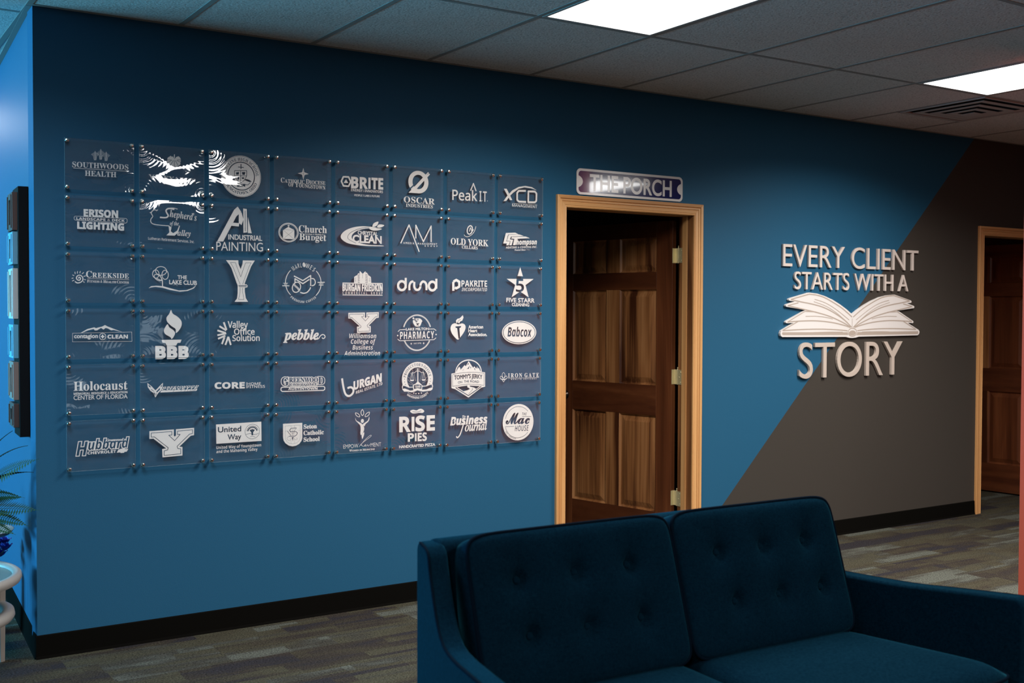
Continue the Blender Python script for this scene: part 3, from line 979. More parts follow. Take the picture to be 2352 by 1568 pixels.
(2,3): [('A', 1, 'MARL', 'sansb', 142.9, -108.5, 70.9, 132, 95.5, 21.3, -0.02),
 ('A', 1, "WE'S", 'sansb', 142.9, -108.5, 70.9, 82, 46, 21.3, -0.02),
 ('E',1,146.8,-25.5,7.2,10.8,8),
 ('S',0,1.3,0,1,[(149.1,-16.2),(145.7,-25.5),(144.8,-34.7)]),
 ('A', 1, 'PREMIUM COFFEE', 'sansb', 142.9, -108.5, 94.3, 227, 313, 10.7, -0.02),
 ('R',1,143.6,-109.2,87.8,81.5,0,3.4,136,224),
 ('R',1,143.6,-109.2,87.8,81.5,0,3.4,-46,44),
 ('P',0,0,[(44.5,-113.0),(68.2,-112.6),(68.2,-122.4),(44.5,-122.8)]),
 ('S',1,3.7,0,0,[(40.1,-124.3),(74.8,-123.7)]),
 ('S',1,2.3,0,0,[(44.5,-112.3),(67.5,-111.9)]),
 ('T', 1, 'EST', 'sansb', 50.4, -121.0, 64.5, -120.8, 7.0, 0, ''),
 ('P',0,0,[(217.2,-107.9),(244.8,-107.5),(244.8,-116.5),(217.2,-116.9)]),
 ('S',1,4.0,0,0,[(213.4,-105.9),(249.4,-104.5)]),
 ('S',1,2.8,0,0,[(219.5,-118.6),(242.5,-118.2)]),
 ('T', 1, '2021', 'sansb', 222.6, -116.0, 241.7, -115.4, 6.9, 0, ''),
 ('S',1,5.1,0,0,[(96.5,-78.0),(140.6,-98.6),(179.2,-74.4),(179.1,-123.5)]),
 ('S',1,5.1,0,0,[(102.0,-108.5),(102.0,-90.8),(140.6,-112.8),(173.1,-92.3)]),
 ('S',1,5.1,0,1,[(127.0,-153.3),(144.3,-157.4),(160.9,-152.9),(173.0,-140.7),(179.1,-129.2)]),
 ('S',1,4.6,0,1,[(183.0,-88.2),(195.9,-90.5),(202.4,-104.6),(197.4,-117.5),(184.4,-122.3)]),
 ('R',1,109.2,-130.2,19.2,24.3,-25,4.5,0,360),
 ('S',1,7.9,0,1,[(94.9,-112.8),(103.9,-124.7),(115.8,-134.4),(124.0,-148.4)]),
 ('S',0,1.7,0,1,[(93.5,-110.7),(103.9,-124.7),(115.8,-134.4),(125.5,-150.5)])],
(2,4): [('P',1,0,[(99.6,-75.5),(111.5,-68.0),(114.7,-67.9),(121.0,-57.6),(127.9,-59.6),(127.9,-48.7),(130.1,-47.2),(143.4,-59.3),(145.3,-59.2),(157.0,-48.0),(166.7,-55.1),(173.1,-63.8),(173.9,-66.7),(178.0,-68.1),(187.6,-75.2),(189.3,-103.1),(99.5,-103.2)]),
 ('S',0,1.3,0,0,[(144.2,-60.0),(144.2,-81.9)]),
 ('S',0,2.2,0,0,[(118.3,-68.6),(128.5,-62.1)]),
 ('S',0,2.2,0,0,[(118.3,-74.4),(128.5,-68.8)]),
 ('S',0,2.2,0,0,[(118.3,-81.3),(128.5,-75.7)]),
 ('S',0,2.2,0,0,[(118.3,-88.0),(128.5,-83.4)]),
 ('S',0,2.2,0,0,[(118.3,-94.5),(128.5,-92.0)]),
 ('S',0,2.2,0,0,[(118.3,-101.7),(128.5,-100.6)]),
 ('S',0,2.2,0,0,[(157.8,-61.2),(170.7,-66.8)]),
 ('S',0,2.2,0,0,[(157.8,-68.5),(170.7,-74.1)]),
 ('S',0,2.2,0,0,[(157.8,-75.8),(170.7,-81.1)]),
 ('S',0,2.2,0,0,[(157.8,-83.9),(170.7,-88.0)]),
 ('S',0,2.2,0,0,[(157.8,-91.9),(170.7,-94.2)]),
 ('S',0,2.2,0,0,[(157.8,-100.4),(170.7,-100.5)]),
 ('S',0,1.2,0,0,[(103.0,-81.3),(109.4,-79.7)]),
 ('S',0,1.1,0,0,[(103.0,-85.6),(109.4,-84.1)]),
 ('S',0,1.2,0,0,[(103.0,-90.0),(109.4,-88.4)]),
 ('S',0,1.2,0,0,[(103.0,-94.4),(109.4,-92.8)]),
 ('S',0,1.1,0,0,[(103.0,-98.7),(109.4,-97.2)]),
 ('S',0,1.1,0,0,[(177.9,-78.6),(184.4,-79.7)]),
 ('S',0,1.1,0,0,[(177.9,-83.0),(184.4,-84.1)]),
 ('S',0,1.2,0,0,[(177.9,-87.5),(184.4,-88.5)]),
 ('S',0,1.2,0,0,[(177.9,-91.9),(184.4,-92.9)]),
 ('S',0,1.2,0,0,[(177.9,-96.3),(184.4,-97.3)]),
 ('S',0,3.0,0,0,[(158.6,-54.6),(161.9,-52.3)]),
 ('S',1,4.7,0,0,[(39.6,-106.1),(249.4,-104.8)]),
 ('S',1,3.8,0,0,[(39.5,-162.1),(249.4,-161.2)]),
 ('T', 1, 'BURGAN', 'sansb', 39.9, -143.3, 131.4, -142.7, 32.4, 0.03, ''),
 ('T', 1, 'FRIEDKIN', 'sansb', 140.2, -142.5, 249.1, -141.7, 32.6, 0.03, ''),
 ('T', 1, 'COMMERCIAL', 'sansb', 39.9, -158.0, 167.5, -157.4, 11.4, 0.0, 0.75),
 ('T', 1, 'GROUP', 'sansb', 187.6, -157.4, 249.4, -157.1, 11.5, 0.0, 0.75)],
(2,5): [('R',1,53.3,-112.8,20.7,21.7,0,12.0,0,360),
 ('S',1,11.5,0,0,[(74.5,-74.0),(74.5,-124.9)]),
 ('S',1,11.6,0,1,[(94.8,-133.9),(94.8,-112.1),(102.0,-96.2),(114.6,-90.4)]),
 ('S',1,11.6,0,1,[(121.9,-93.1),(121.9,-117.3),(131.4,-131.1),(147.1,-130.0),(155.5,-116.8),(157.6,-102.7),(168.2,-90.9),(181.9,-93.9),(189.4,-107.8),(189.4,-132.7)]),
 ('S',0,2.3,0,0,[(150.3,-113.1),(162.9,-112.9)]),
 ('R',1,223.0,-112.0,20.2,21.6,0,12.2,0,360),
 ('S',1,11.7,0,0,[(245.3,-75.4),(245.4,-124.8)])],
(2,6): [('S',1,12.8,0,0,[(42.2,-88.0),(59.2,-78.7),(76.8,-87.4),(76.9,-111.7),(59.3,-120.6),(50.5,-116.9)]),
 ('S',1,12.8,0,0,[(42.2,-88.0),(42.3,-133.2)]),
 ('T', 1, 'PAKRITE', 'sansb', 89.5, -111.5, 241.8, -110.2, 31.7, 0.0, ''),
 ('T', 1, 'INCORPORATED', 'sbi', 90.7, -134.4, 241.9, -133.0, 17.8, -0.02, '')],
(2,7): [('P',1,0,[(143.4,-3.8),(160.7,-51.3),(127.1,-50.5)]),
 ('P',1,0,[(60.0,-66.1),(228.7,-63.9),(177.5,-97.0),(197.4,-161.2),(143.9,-131.1),(91.2,-161.2),(112.6,-97.0)]),
 ('T', 0, '5', 'sansb', 116.3, -132.9, 168.2, -133.3, 69.1, -0.01, ''),
 ('T', 1, 'FIVE STARR', 'base', 59.3, -186.5, 233.5, -188.2, 21.2, 0.04, ''),
 ('T', 1, 'CLEANING', 'base', 93.1, -206.9, 200.6, -208.3, 15.3, 0.04, '')],
(3,0): [('S',1,1.2,1,0,[(27.1,-103.3),(266.8,-99.7),(267.5,-139.6),(26.8,-138.8)]),
 ('P',1,0,[(59.5,-101.6),(85.9,-86.1),(113.3,-79.1),(120.1,-82.4),(145.4,-75.9),(157.0,-69.7),(168.5,-76.0),(201.0,-89.1),(238.4,-103.9),(219.7,-97.5),(191.7,-90.5),(182.3,-92.4),(168.5,-84.1),(159.2,-81.7),(150.9,-88.8),(140.8,-81.6),(124.6,-92.0),(115.5,-92.0),(110.9,-86.2),(88.1,-91.8),(65.4,-101.6)]),
 ('T', 1, 'contagion', 'base', 33.7, -123.7, 127.6, -123.7, 17.2, 0.04, ''),
 ('R',1,147.0,-118.0,12.9,13.5,0,2.4,0,360),
 ('S',1,5.3,0,0,[(147.0,-110.4),(147.0,-125.8)]),
 ('S',1,5.3,0,0,[(139.6,-118.0),(154.4,-118.2)]),
 ('T', 1, 'CLEAN', 'sansb', 167.3, -126.4, 250.1, -126.8, 15.4, 0.04, '')],
(3,1): [('P',1,1,[(133.6,-3.8),(140.9,-20.1),(160.6,-32.5),(176.9,-49.9),(179.3,-69.8),(170.2,-89.7),(154.3,-104.5),(152.9,-87.1),(135.7,-74.6),(117.1,-55.8),(113.8,-37.5),(125.1,-21.6)]),
 ('P',1,1,[(118.5,-66.1),(125.8,-79.5),(143.0,-92.0),(150.4,-104.5),(145.3,-119.3),(135.4,-130.7),(130.6,-122.7),(108.5,-109.1),(102.3,-94.2),(108.7,-78.0)]),
 ('P',1,0,[(92.3,-133.7),(178.5,-133.6),(173.9,-147.0),(161.0,-147.8),(155.0,-159.2),(114.7,-159.7),(108.4,-147.2),(96.1,-146.1)]),
 ('T', 1, 'BBB', 'sansb', 68.1, -213.7, 207.0, -215.4, 51.1, 0.06, '')],
(3,2): [('S',1,8.1,0,0,[(66.8,-56.8),(79.1,-91.5)]),
 ('S',1,8.1,0,0,[(47.1,-74.5),(78.1,-93.5)]),
 ('S',1,8.1,0,0,[(37.8,-93.2),(75.4,-105.2)]),
 ('S',1,8.1,0,0,[(37.7,-115.0),(78.0,-106.7)]),
 ('S',1,8.1,0,0,[(40.7,-130.3),(73.9,-116.9)]),
 ('S',1,8.2,0,0,[(58.2,-154.4),(69.7,-124.0)]),
 ('S',1,8.1,0,0,[(73.7,-158.6),(87.3,-122.1)]),
 ('S',1,8.2,0,0,[(87.3,-122.1),(98.7,-159.0)]),
 ('T', 1, 'Valley', 'sans', 85.9, -81.3, 176.8, -82.8, 28.2, 0.03, ''),
 ('T', 1, 'Office', 'sans', 114.5, -112.1, 208.7, -112.9, 25.7, 0.03, ''),
 ('T', 1, 'Solution', 'sans', 106.6, -141.2, 232.2, -141.6, 25.7, 0.03, '')],
(3,3): [('T', 1, 'pebble', 'bi', 46.9, -136.6, 218.8, -137.5, 44.4, 0.035, ''),
 ('S',1,4.3,0,1,[(206.0,-137.3),(218.8,-133.6),(227.6,-121.6),(239.5,-114.5),(249.9,-119.4),(251.4,-128.1),(243.1,-133.9),(235.9,-129.0)])],
(3,4): [('P',1,0,[(70.5,-11.6),(157.2,-9.9),(157.1,-32.0),(160.4,-36.3),(164.4,-31.6),(164.6,-9.8),(230.6,-8.0),(230.1,-34.9),(218.0,-36.3),(176.6,-73.4),(187.7,-74.9),(187.6,-105.8),(116.1,-107.9),(115.1,-77.7),(129.3,-76.5),(84.3,-38.7),(70.3,-39.1)]),
 ('S',0,2.0,1,0,[(77.2,-18.5),(149.8,-17.2),(149.7,-29.5),(138.8,-30.1),(159.9,-50.6),(179.6,-29.1),(170.2,-29.0),(170.3,-16.7),(224.4,-14.7),(224.3,-28.8),(213.9,-29.9),(168.4,-71.6),(171.2,-80.0),(181.5,-81.4),(181.4,-99.2),(122.2,-101.4),(122.3,-85.1),(134.5,-82.6),(136.5,-74.5),(87.6,-32.9),(77.1,-33.5)]),
 ('T', 1, 'Williamson', 'sbi', 75.6, -132.3, 217.5, -133.7, 21.8, -0.01, ''),
 ('T', 1, 'College of', 'sbi', 83.5, -159.3, 213.1, -160.0, 21.8, -0.01, ''),
 ('T', 1, 'Business', 'sbi', 91.5, -187.4, 199.4, -188.6, 21.8, -0.01, ''),
 ('T', 1, 'Administration', 'sbi', 49.0, -215.0, 237.8, -217.0, 21.7, -0.01, '')],
(3,5): [('R',1,139.4,-107.9,78.4,86.9,0,6.6,19,161),
 ('R',1,139.4,-107.9,78.4,86.9,0,6.6,206,333),
 ('R',0,139.4,-107.9,78.4,86.9,0,1.1,17,163),
 ('R',0,139.4,-107.9,78.4,86.9,0,1.1,205,334),
 ('S',1,3.2,0,0,[(34.0,-102.3),(43.9,-92.6),(75.8,-91.7)]),
 ('S',1,3.4,0,0,[(206.2,-90.3),(234.8,-89.9),(246.8,-98.3)]),
 ('S',1,3.2,0,0,[(32.2,-138.3),(43.1,-146.6),(233.3,-143.3),(246.3,-134.0)]),
 ('T', 1, 'LAKE MILTON', 'base', 78.1, -96.5, 205.0, -94.5, 11.5, 0.06, ''),
 ('T', 1, 'PHARMACY', 'sansb', 45.4, -139.1, 234.9, -135.9, 36.0, 0.0, 0.62),
 ('E',1,32.2,-121.0,3.9,3.5,0),
 ('E',1,246.2,-117.4,4.1,3.6,0),
 ('T', 1, 'EST 1970', 'serif', 120.4, -163.9, 161.4, -163.1, 5.8, 0.006, ''),
 ('P',1,0,[(100.4,-161.6),(105.0,-160.3),(106.5,-155.5),(108.8,-160.3),(112.7,-161.8),(108.8,-163.4),(107.0,-167.9),(105.0,-163.3)]),
 ('P',1,0,[(169.5,-160.4),(173.8,-159.1),(176.2,-154.3),(178.2,-159.1),(181.9,-160.2),(178.2,-161.9),(175.7,-166.7),(173.5,-161.8)]),
 ('P',1,0,[(115.6,-48.1),(130.3,-37.2),(155.0,-37.2),(162.8,-42.7),(169.0,-50.3),(164.4,-56.5),(159.7,-68.8),(153.5,-77.0),(139.6,-79.0),(128.8,-76.3),(119.5,-64.6),(115.6,-55.7)]),
 ('S',0,10.3,0,0,[(121.0,-37.9),(138.8,-54.3)]),
 ('S',1,8.5,0,0,[(115.6,-33.8),(119.5,-37.9)]),
 ('S',1,6.8,0,0,[(117.9,-35.8),(137.2,-53.0)]),
 ('S',0,4.1,0,0,[(121.0,-38.8),(136.5,-53.4)]),
 ('P',0,0,[(132.6,-61.9),(152.7,-61.2),(147.3,-65.3),(144.2,-71.5),(138.8,-68.8)]),
 ('P',0,0,[(138.8,-40.6),(148.0,-41.3),(144.2,-48.9)]),
 ('S',0,1.6,0,0,[(131.9,-74.2),(150.4,-73.6)])],
(3,6): [('P',1,1,[(71.6,-66.7),(54.8,-60.4),(35.8,-68.1),(28.1,-88.8),(38.3,-114.7),(61.0,-138.3),(73.0,-143.6),(81.9,-135.9),(105.9,-107.4),(116.1,-84.0),(111.8,-68.4),(96.8,-61.6),(81.8,-64.6)]),
 ('P',0,0,[(56.1,-77.0),(90.8,-75.1),(87.8,-82.3),(80.0,-85.4),(83.7,-134.3),(75.3,-140.5),(66.8,-85.3),(58.5,-83.8)]),
 ('P',1,0,[(62.0,-60.4),(59.6,-47.4),(67.9,-38.6),(81.7,-35.5),(99.7,-19.9),(103.9,-31.9),(96.7,-47.5),(83.5,-52.7),(80.0,-61.5),(71.6,-57.8)]),
 ('S',0,2.1,0,1,[(65.6,-61.5),(75.7,-47.5),(87.7,-42.3)]),
 ('T', 1, 'American', 'base', 133.1, -87.8, 219.8, -87.2, 15.8, 0.05, ''),
 ('T', 1, 'Heart', 'base', 133.1, -106.6, 184.9, -106.4, 15.7, 0.05, ''),
 ('T', 1, 'Association.', 'base', 133.2, -125.9, 243.4, -126.9, 15.8, 0.05, '')],
(3,7): [('E',1,141.4,-108.8,107.2,61.8,0),
 ('R',0,141.2,-108.9,99.6,55.4,0,3.3,0,360),
 ('T', 0, 'Babcox', 'sbi', 68.4, -129.7, 219.4, -132.2, 48.4, 0.0, '')],
(4,0): [('T', 1, 'Holocaust', 'serif', 29.9, -108.2, 247.4, -110.1, 37.5, 0.006, ''),
 ('T', 1, 'MEMORIAL RESOURCE & EDUCATION', 'sansb', 29.8, -125.7, 247.3, -126.1, 9.1, 0.01, ''),
 ('T', 1, 'CENTER OF FLORIDA', 'base', 29.7, -146.6, 247.2, -148.0, 18.2, 0.01, '')],
(4,1): [('P',1,0,[(30.9,-83.6),(48.5,-98.6),(64.7,-116.4),(66.1,-116.5),(84.0,-98.3),(97.6,-85.0),(96.1,-103.0),(89.6,-117.3),(75.3,-131.2),(69.5,-141.1),(64.5,-148.2),(59.6,-136.4),(57.5,-129.1),(44.1,-118.6),(32.9,-102.3)]),
 ('P',0,0,[(35.1,-90.9),(44.3,-98.4),(46.3,-105.0),(37.2,-99.6)]),
 ('P',0,0,[(68.2,-123.0),(85.4,-105.6),(83.9,-115.6),(71.0,-126.8)]),
 ('P',0,0,[(87.6,-99.9),(94.3,-92.8),(92.8,-100.0),(87.5,-104.5)]),
 ('P',0,0,[(56.9,-123.3),(62.9,-129.3),(62.9,-142.3),(60.3,-136.5)]),
 ('P',0,0,[(66.5,-130.9),(69.6,-128.1),(68.4,-138.2),(66.4,-143.2)]),
 ('P',0,0,[(45.6,-110.0),(61.1,-121.3),(61.1,-122.8),(47.0,-114.3)]),
 ('T', 1, 'GREENWOOD', 'sbi', 96.8, -109.0, 254.3, -107.2, 6.5, 0.0, ''),
 ('T', 1, 'CORVETTE', 'sbi', 91.8, -117.4, 251.0, -115.9, 7.6, 0.02, ''),
 ('P',1,0,[(85.3,-127.3),(89.9,-119.0),(248.0,-117.3),(243.6,-125.7)]),
 ('S',0,1.4,0,0,[(141.6,-125.9),(147.4,-115.2)]),
 ('S',0,1.5,0,0,[(174.2,-125.6),(180.1,-114.9)]),
 ('S',0,1.5,0,0,[(191.0,-125.5),(196.9,-114.7)]),
 ('S',0,1.4,0,0,[(203.4,-125.3),(209.3,-114.5)]),
 ('S',0,1.4,0,0,[(214.4,-125.2),(220.3,-114.4)]),
 ('S',0,1.5,0,0,[(222.5,-125.2),(228.4,-114.4)]),
 ('S',0,1.5,0,0,[(229.8,-125.1),(235.8,-114.3)]),
 ('S',0,1.4,0,0,[(235.7,-125.0),(241.7,-114.2)])],
(4,2): [('T', 1, 'CORE', 'sansb', 26.1, -117.3, 161.8, -120.0, 26.6, 0.05, ''),
 ('S',1,2.1,0,0,[(171.4,-94.0),(171.3,-120.8)]),
 ('T', 1, 'HOME', 'sans', 176.1, -106.5, 238.2, -107.5, 11.4, 0.02, ''),
 ('T', 1, 'FITNESS', 'sans', 176.1, -119.9, 258.1, -121.2, 11.9, 0.02, '')],
(4,3): [('T', 1, 'G', 'serif', 37.8, -112.0, 71.8, -113.1, 36.0, 0.12, ''),
 ('T', 1, 'REENWOO', 'serif', 74.8, -99.3, 216.6, -102.4, 21.4, 0.18, ''),
 ('T', 1, 'D', 'serif', 218.2, -112.5, 249.7, -113.2, 34.2, 0.11, ''),
 ('T', 1, 'Chevrolet', 'sansb', 77.0, -115.4, 211.3, -117.0, 11.1, 0.22, ''),
 ('T', 0, 'G', 'serif', 37.8, -112.0, 71.8, -113.1, 36.0, 0.02, ''),
 ('T', 0, 'REENWOO', 'serif', 74.8, -99.3, 216.6, -102.4, 21.4, 0.03, ''),
 ('T', 0, 'D', 'serif', 218.2, -112.5, 249.7, -113.2, 34.2, 0.02, ''),
 ('T', 0, 'Chevrolet', 'sansb', 77.0, -115.4, 211.3, -117.0, 11.1, 0.01, ''),
 ('S',1,4.5,1,0,[(40.7,-120.8),(245.8,-123.4),(251.6,-129.1),(250.7,-137.7),(244.2,-142.2),(40.7,-140.2),(34.3,-134.4),(35.1,-124.6)]),
 ('T', 1, 'AUSTINTOWN', 'sansb', 70.3, -134.2, 214.3, -137.2, 10.5, 0.04, '')],
(4,4): [('S',1,9.8,0,1,[(39.1,-87.4),(46.4,-130.6),(57.0,-162.8),(75.1,-172.8),(93.2,-161.7),(98.0,-143.7),(85.7,-131.0),(67.6,-134.8)]),
 ('T', 1, 'URGAN', 'sansb', 99.6, -143.8, 246.2, -109.0, 38.7, 0.04, ''),
 ('T', 1, 'REAL ESTATE, LTD', 'sansb', 111.4, -163.9, 251.2, -126.1, 13.4, 0.0, '')],
(4,5): [('E',1,143.8,-101.8,86.8,85.4,0),
 ('E',0,144.2,-101.8,58.8,58.4,0),
 ('A', 0, "PROSECUTOR'S OFFICE", 'serif', 143.0, -101.7, 65.3, 172, 9, 13.5, 0.004),
 ('E',0,71.5,-99.8,2.0,2.1,0),
 ('E',0,72.3,-114.0,2.0,2.0,0),
 ('E',0,76.1,-126.4,2.0,2.1,0),
 ('E',0,215.6,-102.1,2.0,2.1,0),
 ('E',0,214.4,-115.4,2.0,2.1,0),
 ('E',0,210.8,-127.3,2.0,2.1,0),
 ('P',0,0,[(47.9,-132.9),(84.5,-134.2),(95.3,-138.6),(119.9,-138.8),(168.7,-136.3),(194.4,-135.1),(236.9,-130.9),(237.0,-200.4),(48.0,-193.0)]),
 ('P',1,0,[(60.8,-127.9),(75.3,-131.1),(95.3,-138.6),(119.9,-138.8),(168.7,-136.3),(194.4,-135.1),(211.7,-130.1),(226.6,-126.4),(230.6,-139.0),(227.4,-155.6),(216.4,-162.1),(197.6,-162.8),(174.2,-164.8),(158.6,-162.1),(143.1,-157.4),(127.6,-163.1),(112.2,-166.0),(90.7,-161.8),(69.3,-161.0),(60.1,-151.1),(57.0,-137.3)]),
 ('P',0,0,[(63.1,-132.1),(75.4,-134.5),(95.3,-142.7),(119.1,-142.2),(119.9,-155.9),(103.0,-157.4),(84.5,-149.9),(72.3,-145.4),(61.6,-147.1)]),
 ('P',0,0,[(170.2,-140.5),(194.4,-139.2),(211.7,-133.5),(223.5,-131.2),(225.8,-145.8),(211.7,-148.1),(194.5,-154.4),(167.9,-155.6)]),
 ('S',1,5.5,0,0,[(145.0,-52.2),(145.1,-118.3)]),
 ('E',1,145.0,-51.6,4.0,3.6,0),
 ('S',1,2.5,0,1,[(112.1,-67.9),(124.4,-70.2),(136.8,-62.3),(145.3,-61.9),(154.6,-63.5),(166.3,-70.0),(177.9,-67.5)]),
 ('P',1,0,[(127.6,-127.3),(133.8,-122.0),(140.7,-116.8),(143.0,-111.3),(147.7,-111.5),(150.8,-117.1),(158.6,-122.8),(164.0,-127.2)]),
 ('P',1,0,[(116.8,-131.1),(122.9,-126.5),(143.0,-125.1),(163.2,-127.1),(171.0,-133.6),(168.7,-154.9),(143.1,-149.9),(119.9,-153.2)]),
 ('P',0,0,[(122.2,-131.3),(143.1,-128.5),(165.6,-132.0),(164.8,-150.6),(143.1,-146.4),(124.5,-150.6)]),
 ('T', 1, '1846', 'sans', 128.4, -145.2, 160.1, -144.3, 11.7, 0.04, ''),
 ('S',1,1.5,0,0,[(112.9,-67.9),(103.2,-103.9)]),
 ('S',1,1.5,0,0,[(112.9,-67.9),(123.2,-104.5)]),
 ('S',1,1.1,0,0,[(112.9,-67.9),(113.4,-103.6)]),
 ('P',1,0,[(100.1,-103.8),(125.2,-104.6),(119.8,-110.9),(106.0,-110.5)]),
 ('S',1,1.5,0,0,[(177.5,-67.5),(168.3,-103.6)]),
 ('S',1,1.5,0,0,[(177.5,-67.5),(188.4,-103.3)]),
 ('S',1,1.1,0,0,[(177.5,-67.5),(178.1,-103.0)]),
 ('P',1,0,[(165.5,-103.8),(190.5,-103.8),(185.0,-110.6),(171.0,-110.5)]),
 ('S',1,0.8,0,0,[(100.6,-66.2),(108.3,-77.4)]),
 ('S',1,0.8,0,0,[(87.6,-87.7),(102.9,-97.8)]),
 ('S',1,0.8,0,0,[(87.6,-102.8),(116.8,-124.3)]),
 ('S',1,0.8,0,0,[(90.6,-122.0),(116.8,-129.1)]),
 ('S',1,0.8,0,0,[(189.7,-69.9),(182.6,-79.4)]),
 ('S',1,0.8,0,0,[(200.9,-91.0),(188.9,-98.9)]),
 ('S',1,0.8,0,0,[(201.0,-106.2),(169.4,-123.2)]),
 ('S',1,0.8,0,0,[(136.0,-45.1),(136.0,-61.6)]),
 ('S',1,0.9,0,0,[(154.1,-45.6),(154.1,-62.1)]),
 ('S',1,0.9,0,0,[(122.9,-72.3),(133.7,-111.0)]),
 ('S',1,0.8,0,0,[(168.6,-72.1),(156.2,-111.7)]),
 ('S',1,0.8,0,0,[(115.2,-54.2),(118.3,-65.3)]),
 ('S',1,0.9,0,0,[(176.4,-55.8),(173.3,-66.7)]),
 ('E',1,122.7,-170.4,3.2,3.1,0),
 ('E',1,134.6,-173.4,3.2,3.2,0),
 ('E',1,150.4,-173.6,3.3,3.1,0),
 ('E',1,165.3,-171.6,3.3,3.2,0),
 ('S',1,1.1,0,1,[(89.2,-164.4),(112.2,-177.6),(143.1,-184.3),(174.2,-181.3),(199.2,-166.4)]),
 ('A', 1, 'MAHONING COUNTY', 'sansb', 143.0, -101.7, 97.4, 233, 311, 10.5, 0.0)],
(4,6): [('R',1,136.2,-75.7,75.7,63.6,0,5.7,0,180),
 ('P',1,0,[(62.2,-73.7),(73.2,-54.1),(80.8,-44.6),(87.6,-51.5),(89.3,-60.4),(113.2,-37.3),(120.1,-43.4),(136.3,-17.0),(163.2,-52.6),(170.1,-44.5),(182.2,-58.2),(186.5,-44.9),(190.9,-58.5),(196.1,-52.6),(206.6,-70.8),(206.6,-75.3),(133.9,-71.9)]),
 ('P',0,0,[(123.6,-59.0),(137.3,-48.2),(142.4,-36.5),(140.7,-48.3),(137.3,-57.1),(128.7,-56.9)]),
 ('P',0,0,[(127.8,-38.3),(134.6,-26.6),(138.1,-32.6),(132.1,-36.2)]),
 ('P',0,0,[(145.9,-48.4),(151.1,-45.6),(149.4,-58.2)]),
 ('P',0,0,[(98.7,-66.8),(108.1,-56.8),(106.8,-61.1)]),
 ('P',0,0,[(167.5,-54.9),(171.8,-54.3),(177.0,-64.1),(173.6,-64.0)]),
 ('P',1,0,[(35.9,-78.9),(65.6,-73.8),(133.9,-68.6),(203.1,-72.2),(234.6,-77.5),(234.9,-151.1),(212.1,-155.5),(136.0,-203.5),(59.0,-158.4),(36.1,-151.7)]),
 ('S',0,1.9,1,0,[(42.7,-83.5),(82.6,-77.9),(133.9,-74.1),(185.8,-76.2),(228.5,-81.9),(228.7,-144.1),(185.9,-138.2),(134.1,-135.0),(82.7,-138.5),(42.8,-143.9)]),
 ('S',0,3.9,0,0,[(62.7,-147.5),(63.4,-152.4),(135.9,-193.5),(209.7,-150.5),(209.7,-146.5)]),
 ('P',0,0,[(69.1,-147.7),(128.9,-141.9),(203.4,-147.3),(135.9,-188.6)]),
 ('P',1,0,[(128.9,-140.8),(141.0,-140.8),(146.2,-148.1),(168.6,-153.3),(182.5,-160.9),(161.8,-175.4),(135.6,-190.8),(105.8,-170.4),(130.7,-165.4),(144.5,-160.2),(139.3,-155.3),(128.9,-150.5)]),
 ('S',0,1.7,0,0,[(158.3,-156.7),(161.7,-162.0),(135.9,-186.1)]),
 ('T', 0, "TOMMY'S", 'base', 52.9, -109.8, 148.6, -104.4, 20.4, 0.04, ''),
 ('T', 0, 'JERKY', 'base', 154.7, -104.6, 217.2, -110.6, 20.6, 0.04, ''),
 ('T', 0, 'ON', 'base', 74.2, -130.1, 98.9, -128.1, 10.9, 0.03, ''),
 ('T', 0, 'THE', 'base', 110.0, -126.1, 139.2, -126.0, 11.0, 0.03, ''),
 ('T', 0, 'ROAD', 'base', 147.0, -126.1, 198.1, -130.4, 11.1, 0.03, '')],
(4,7): [('S',1,2.1,1,1,[(47.2,-80.2),(56.1,-91.2),(52.4,-104.4),(47.4,-111.2),(42.3,-104.1),(38.4,-90.7)]),
 ('S',1,2.4,0,1,[(43.6,-111.1),(33.4,-98.5),(26.5,-103.7),(29.1,-112.8),(37.3,-113.1)]),
 ('S',1,2.4,0,1,[(51.1,-110.8),(61.2,-98.3),(68.8,-103.8),(66.3,-112.9),(58.7,-112.6)]),
 ('S',1,2.7,0,0,[(33.5,-115.6),(61.9,-115.4)]),
 ('S',1,2.1,1,0,[(38.5,-118.4),(47.4,-129.4),(56.2,-117.9)]),
 ('T', 1, 'IRON GATE', 'serif', 75.8, -106.7, 268.4, -109.6, 21.1, 0.006, 0.85),
 ('S',1,1.3,0,0,[(74.6,-110.4),(270.4,-112.4)]),
 ('T', 1, 'WEALTH ADVISORS', 'base', 92.4, -119.5, 252.0, -121.1, 6.0, 0.04, 1)],
(5,0): [('T', 1, 'H', 'sbi', 38.6, -145.8, 84.5, -146.0, 57.5, 0.06, ''),
 ('T', 1, 'ubbard', 'sbi', 86.3, -124.6, 251.5, -124.0, 41.5, 0.09, ''),
 ('T', 0, 'H', 'sbi', 38.6, -145.8, 84.5, -146.0, 57.5, 0.0, ''),
 ('T', 0, 'ubbard', 'sbi', 86.3, -124.6, 251.5, -124.0, 41.5, 0.0, ''),
 ('P',0,0,[(158.4,-97.2),(237.5,-98.3),(237.6,-83.5),(158.5,-82.5)]),
 ('T', 1, "Greenwood's", 'bi', 159.1, -92.5, 237.6, -93.1, 9.8, 0.05, ''),
 ('T', 1, 'CHEVROLET', 'sansb', 83.1, -143.1, 198.6, -142.9, 11.4, 0.03, ''),
 ('P',1,0,[(201.4,-143.5),(208.7,-129.9),(215.8,-129.6),(217.3,-127.5),(235.2,-127.9),(234.5,-130.1),(249.6,-130.3),(243.1,-141.8),(233.7,-141.9),(232.2,-145.5),(217.2,-146.0),(216.5,-143.0)])],
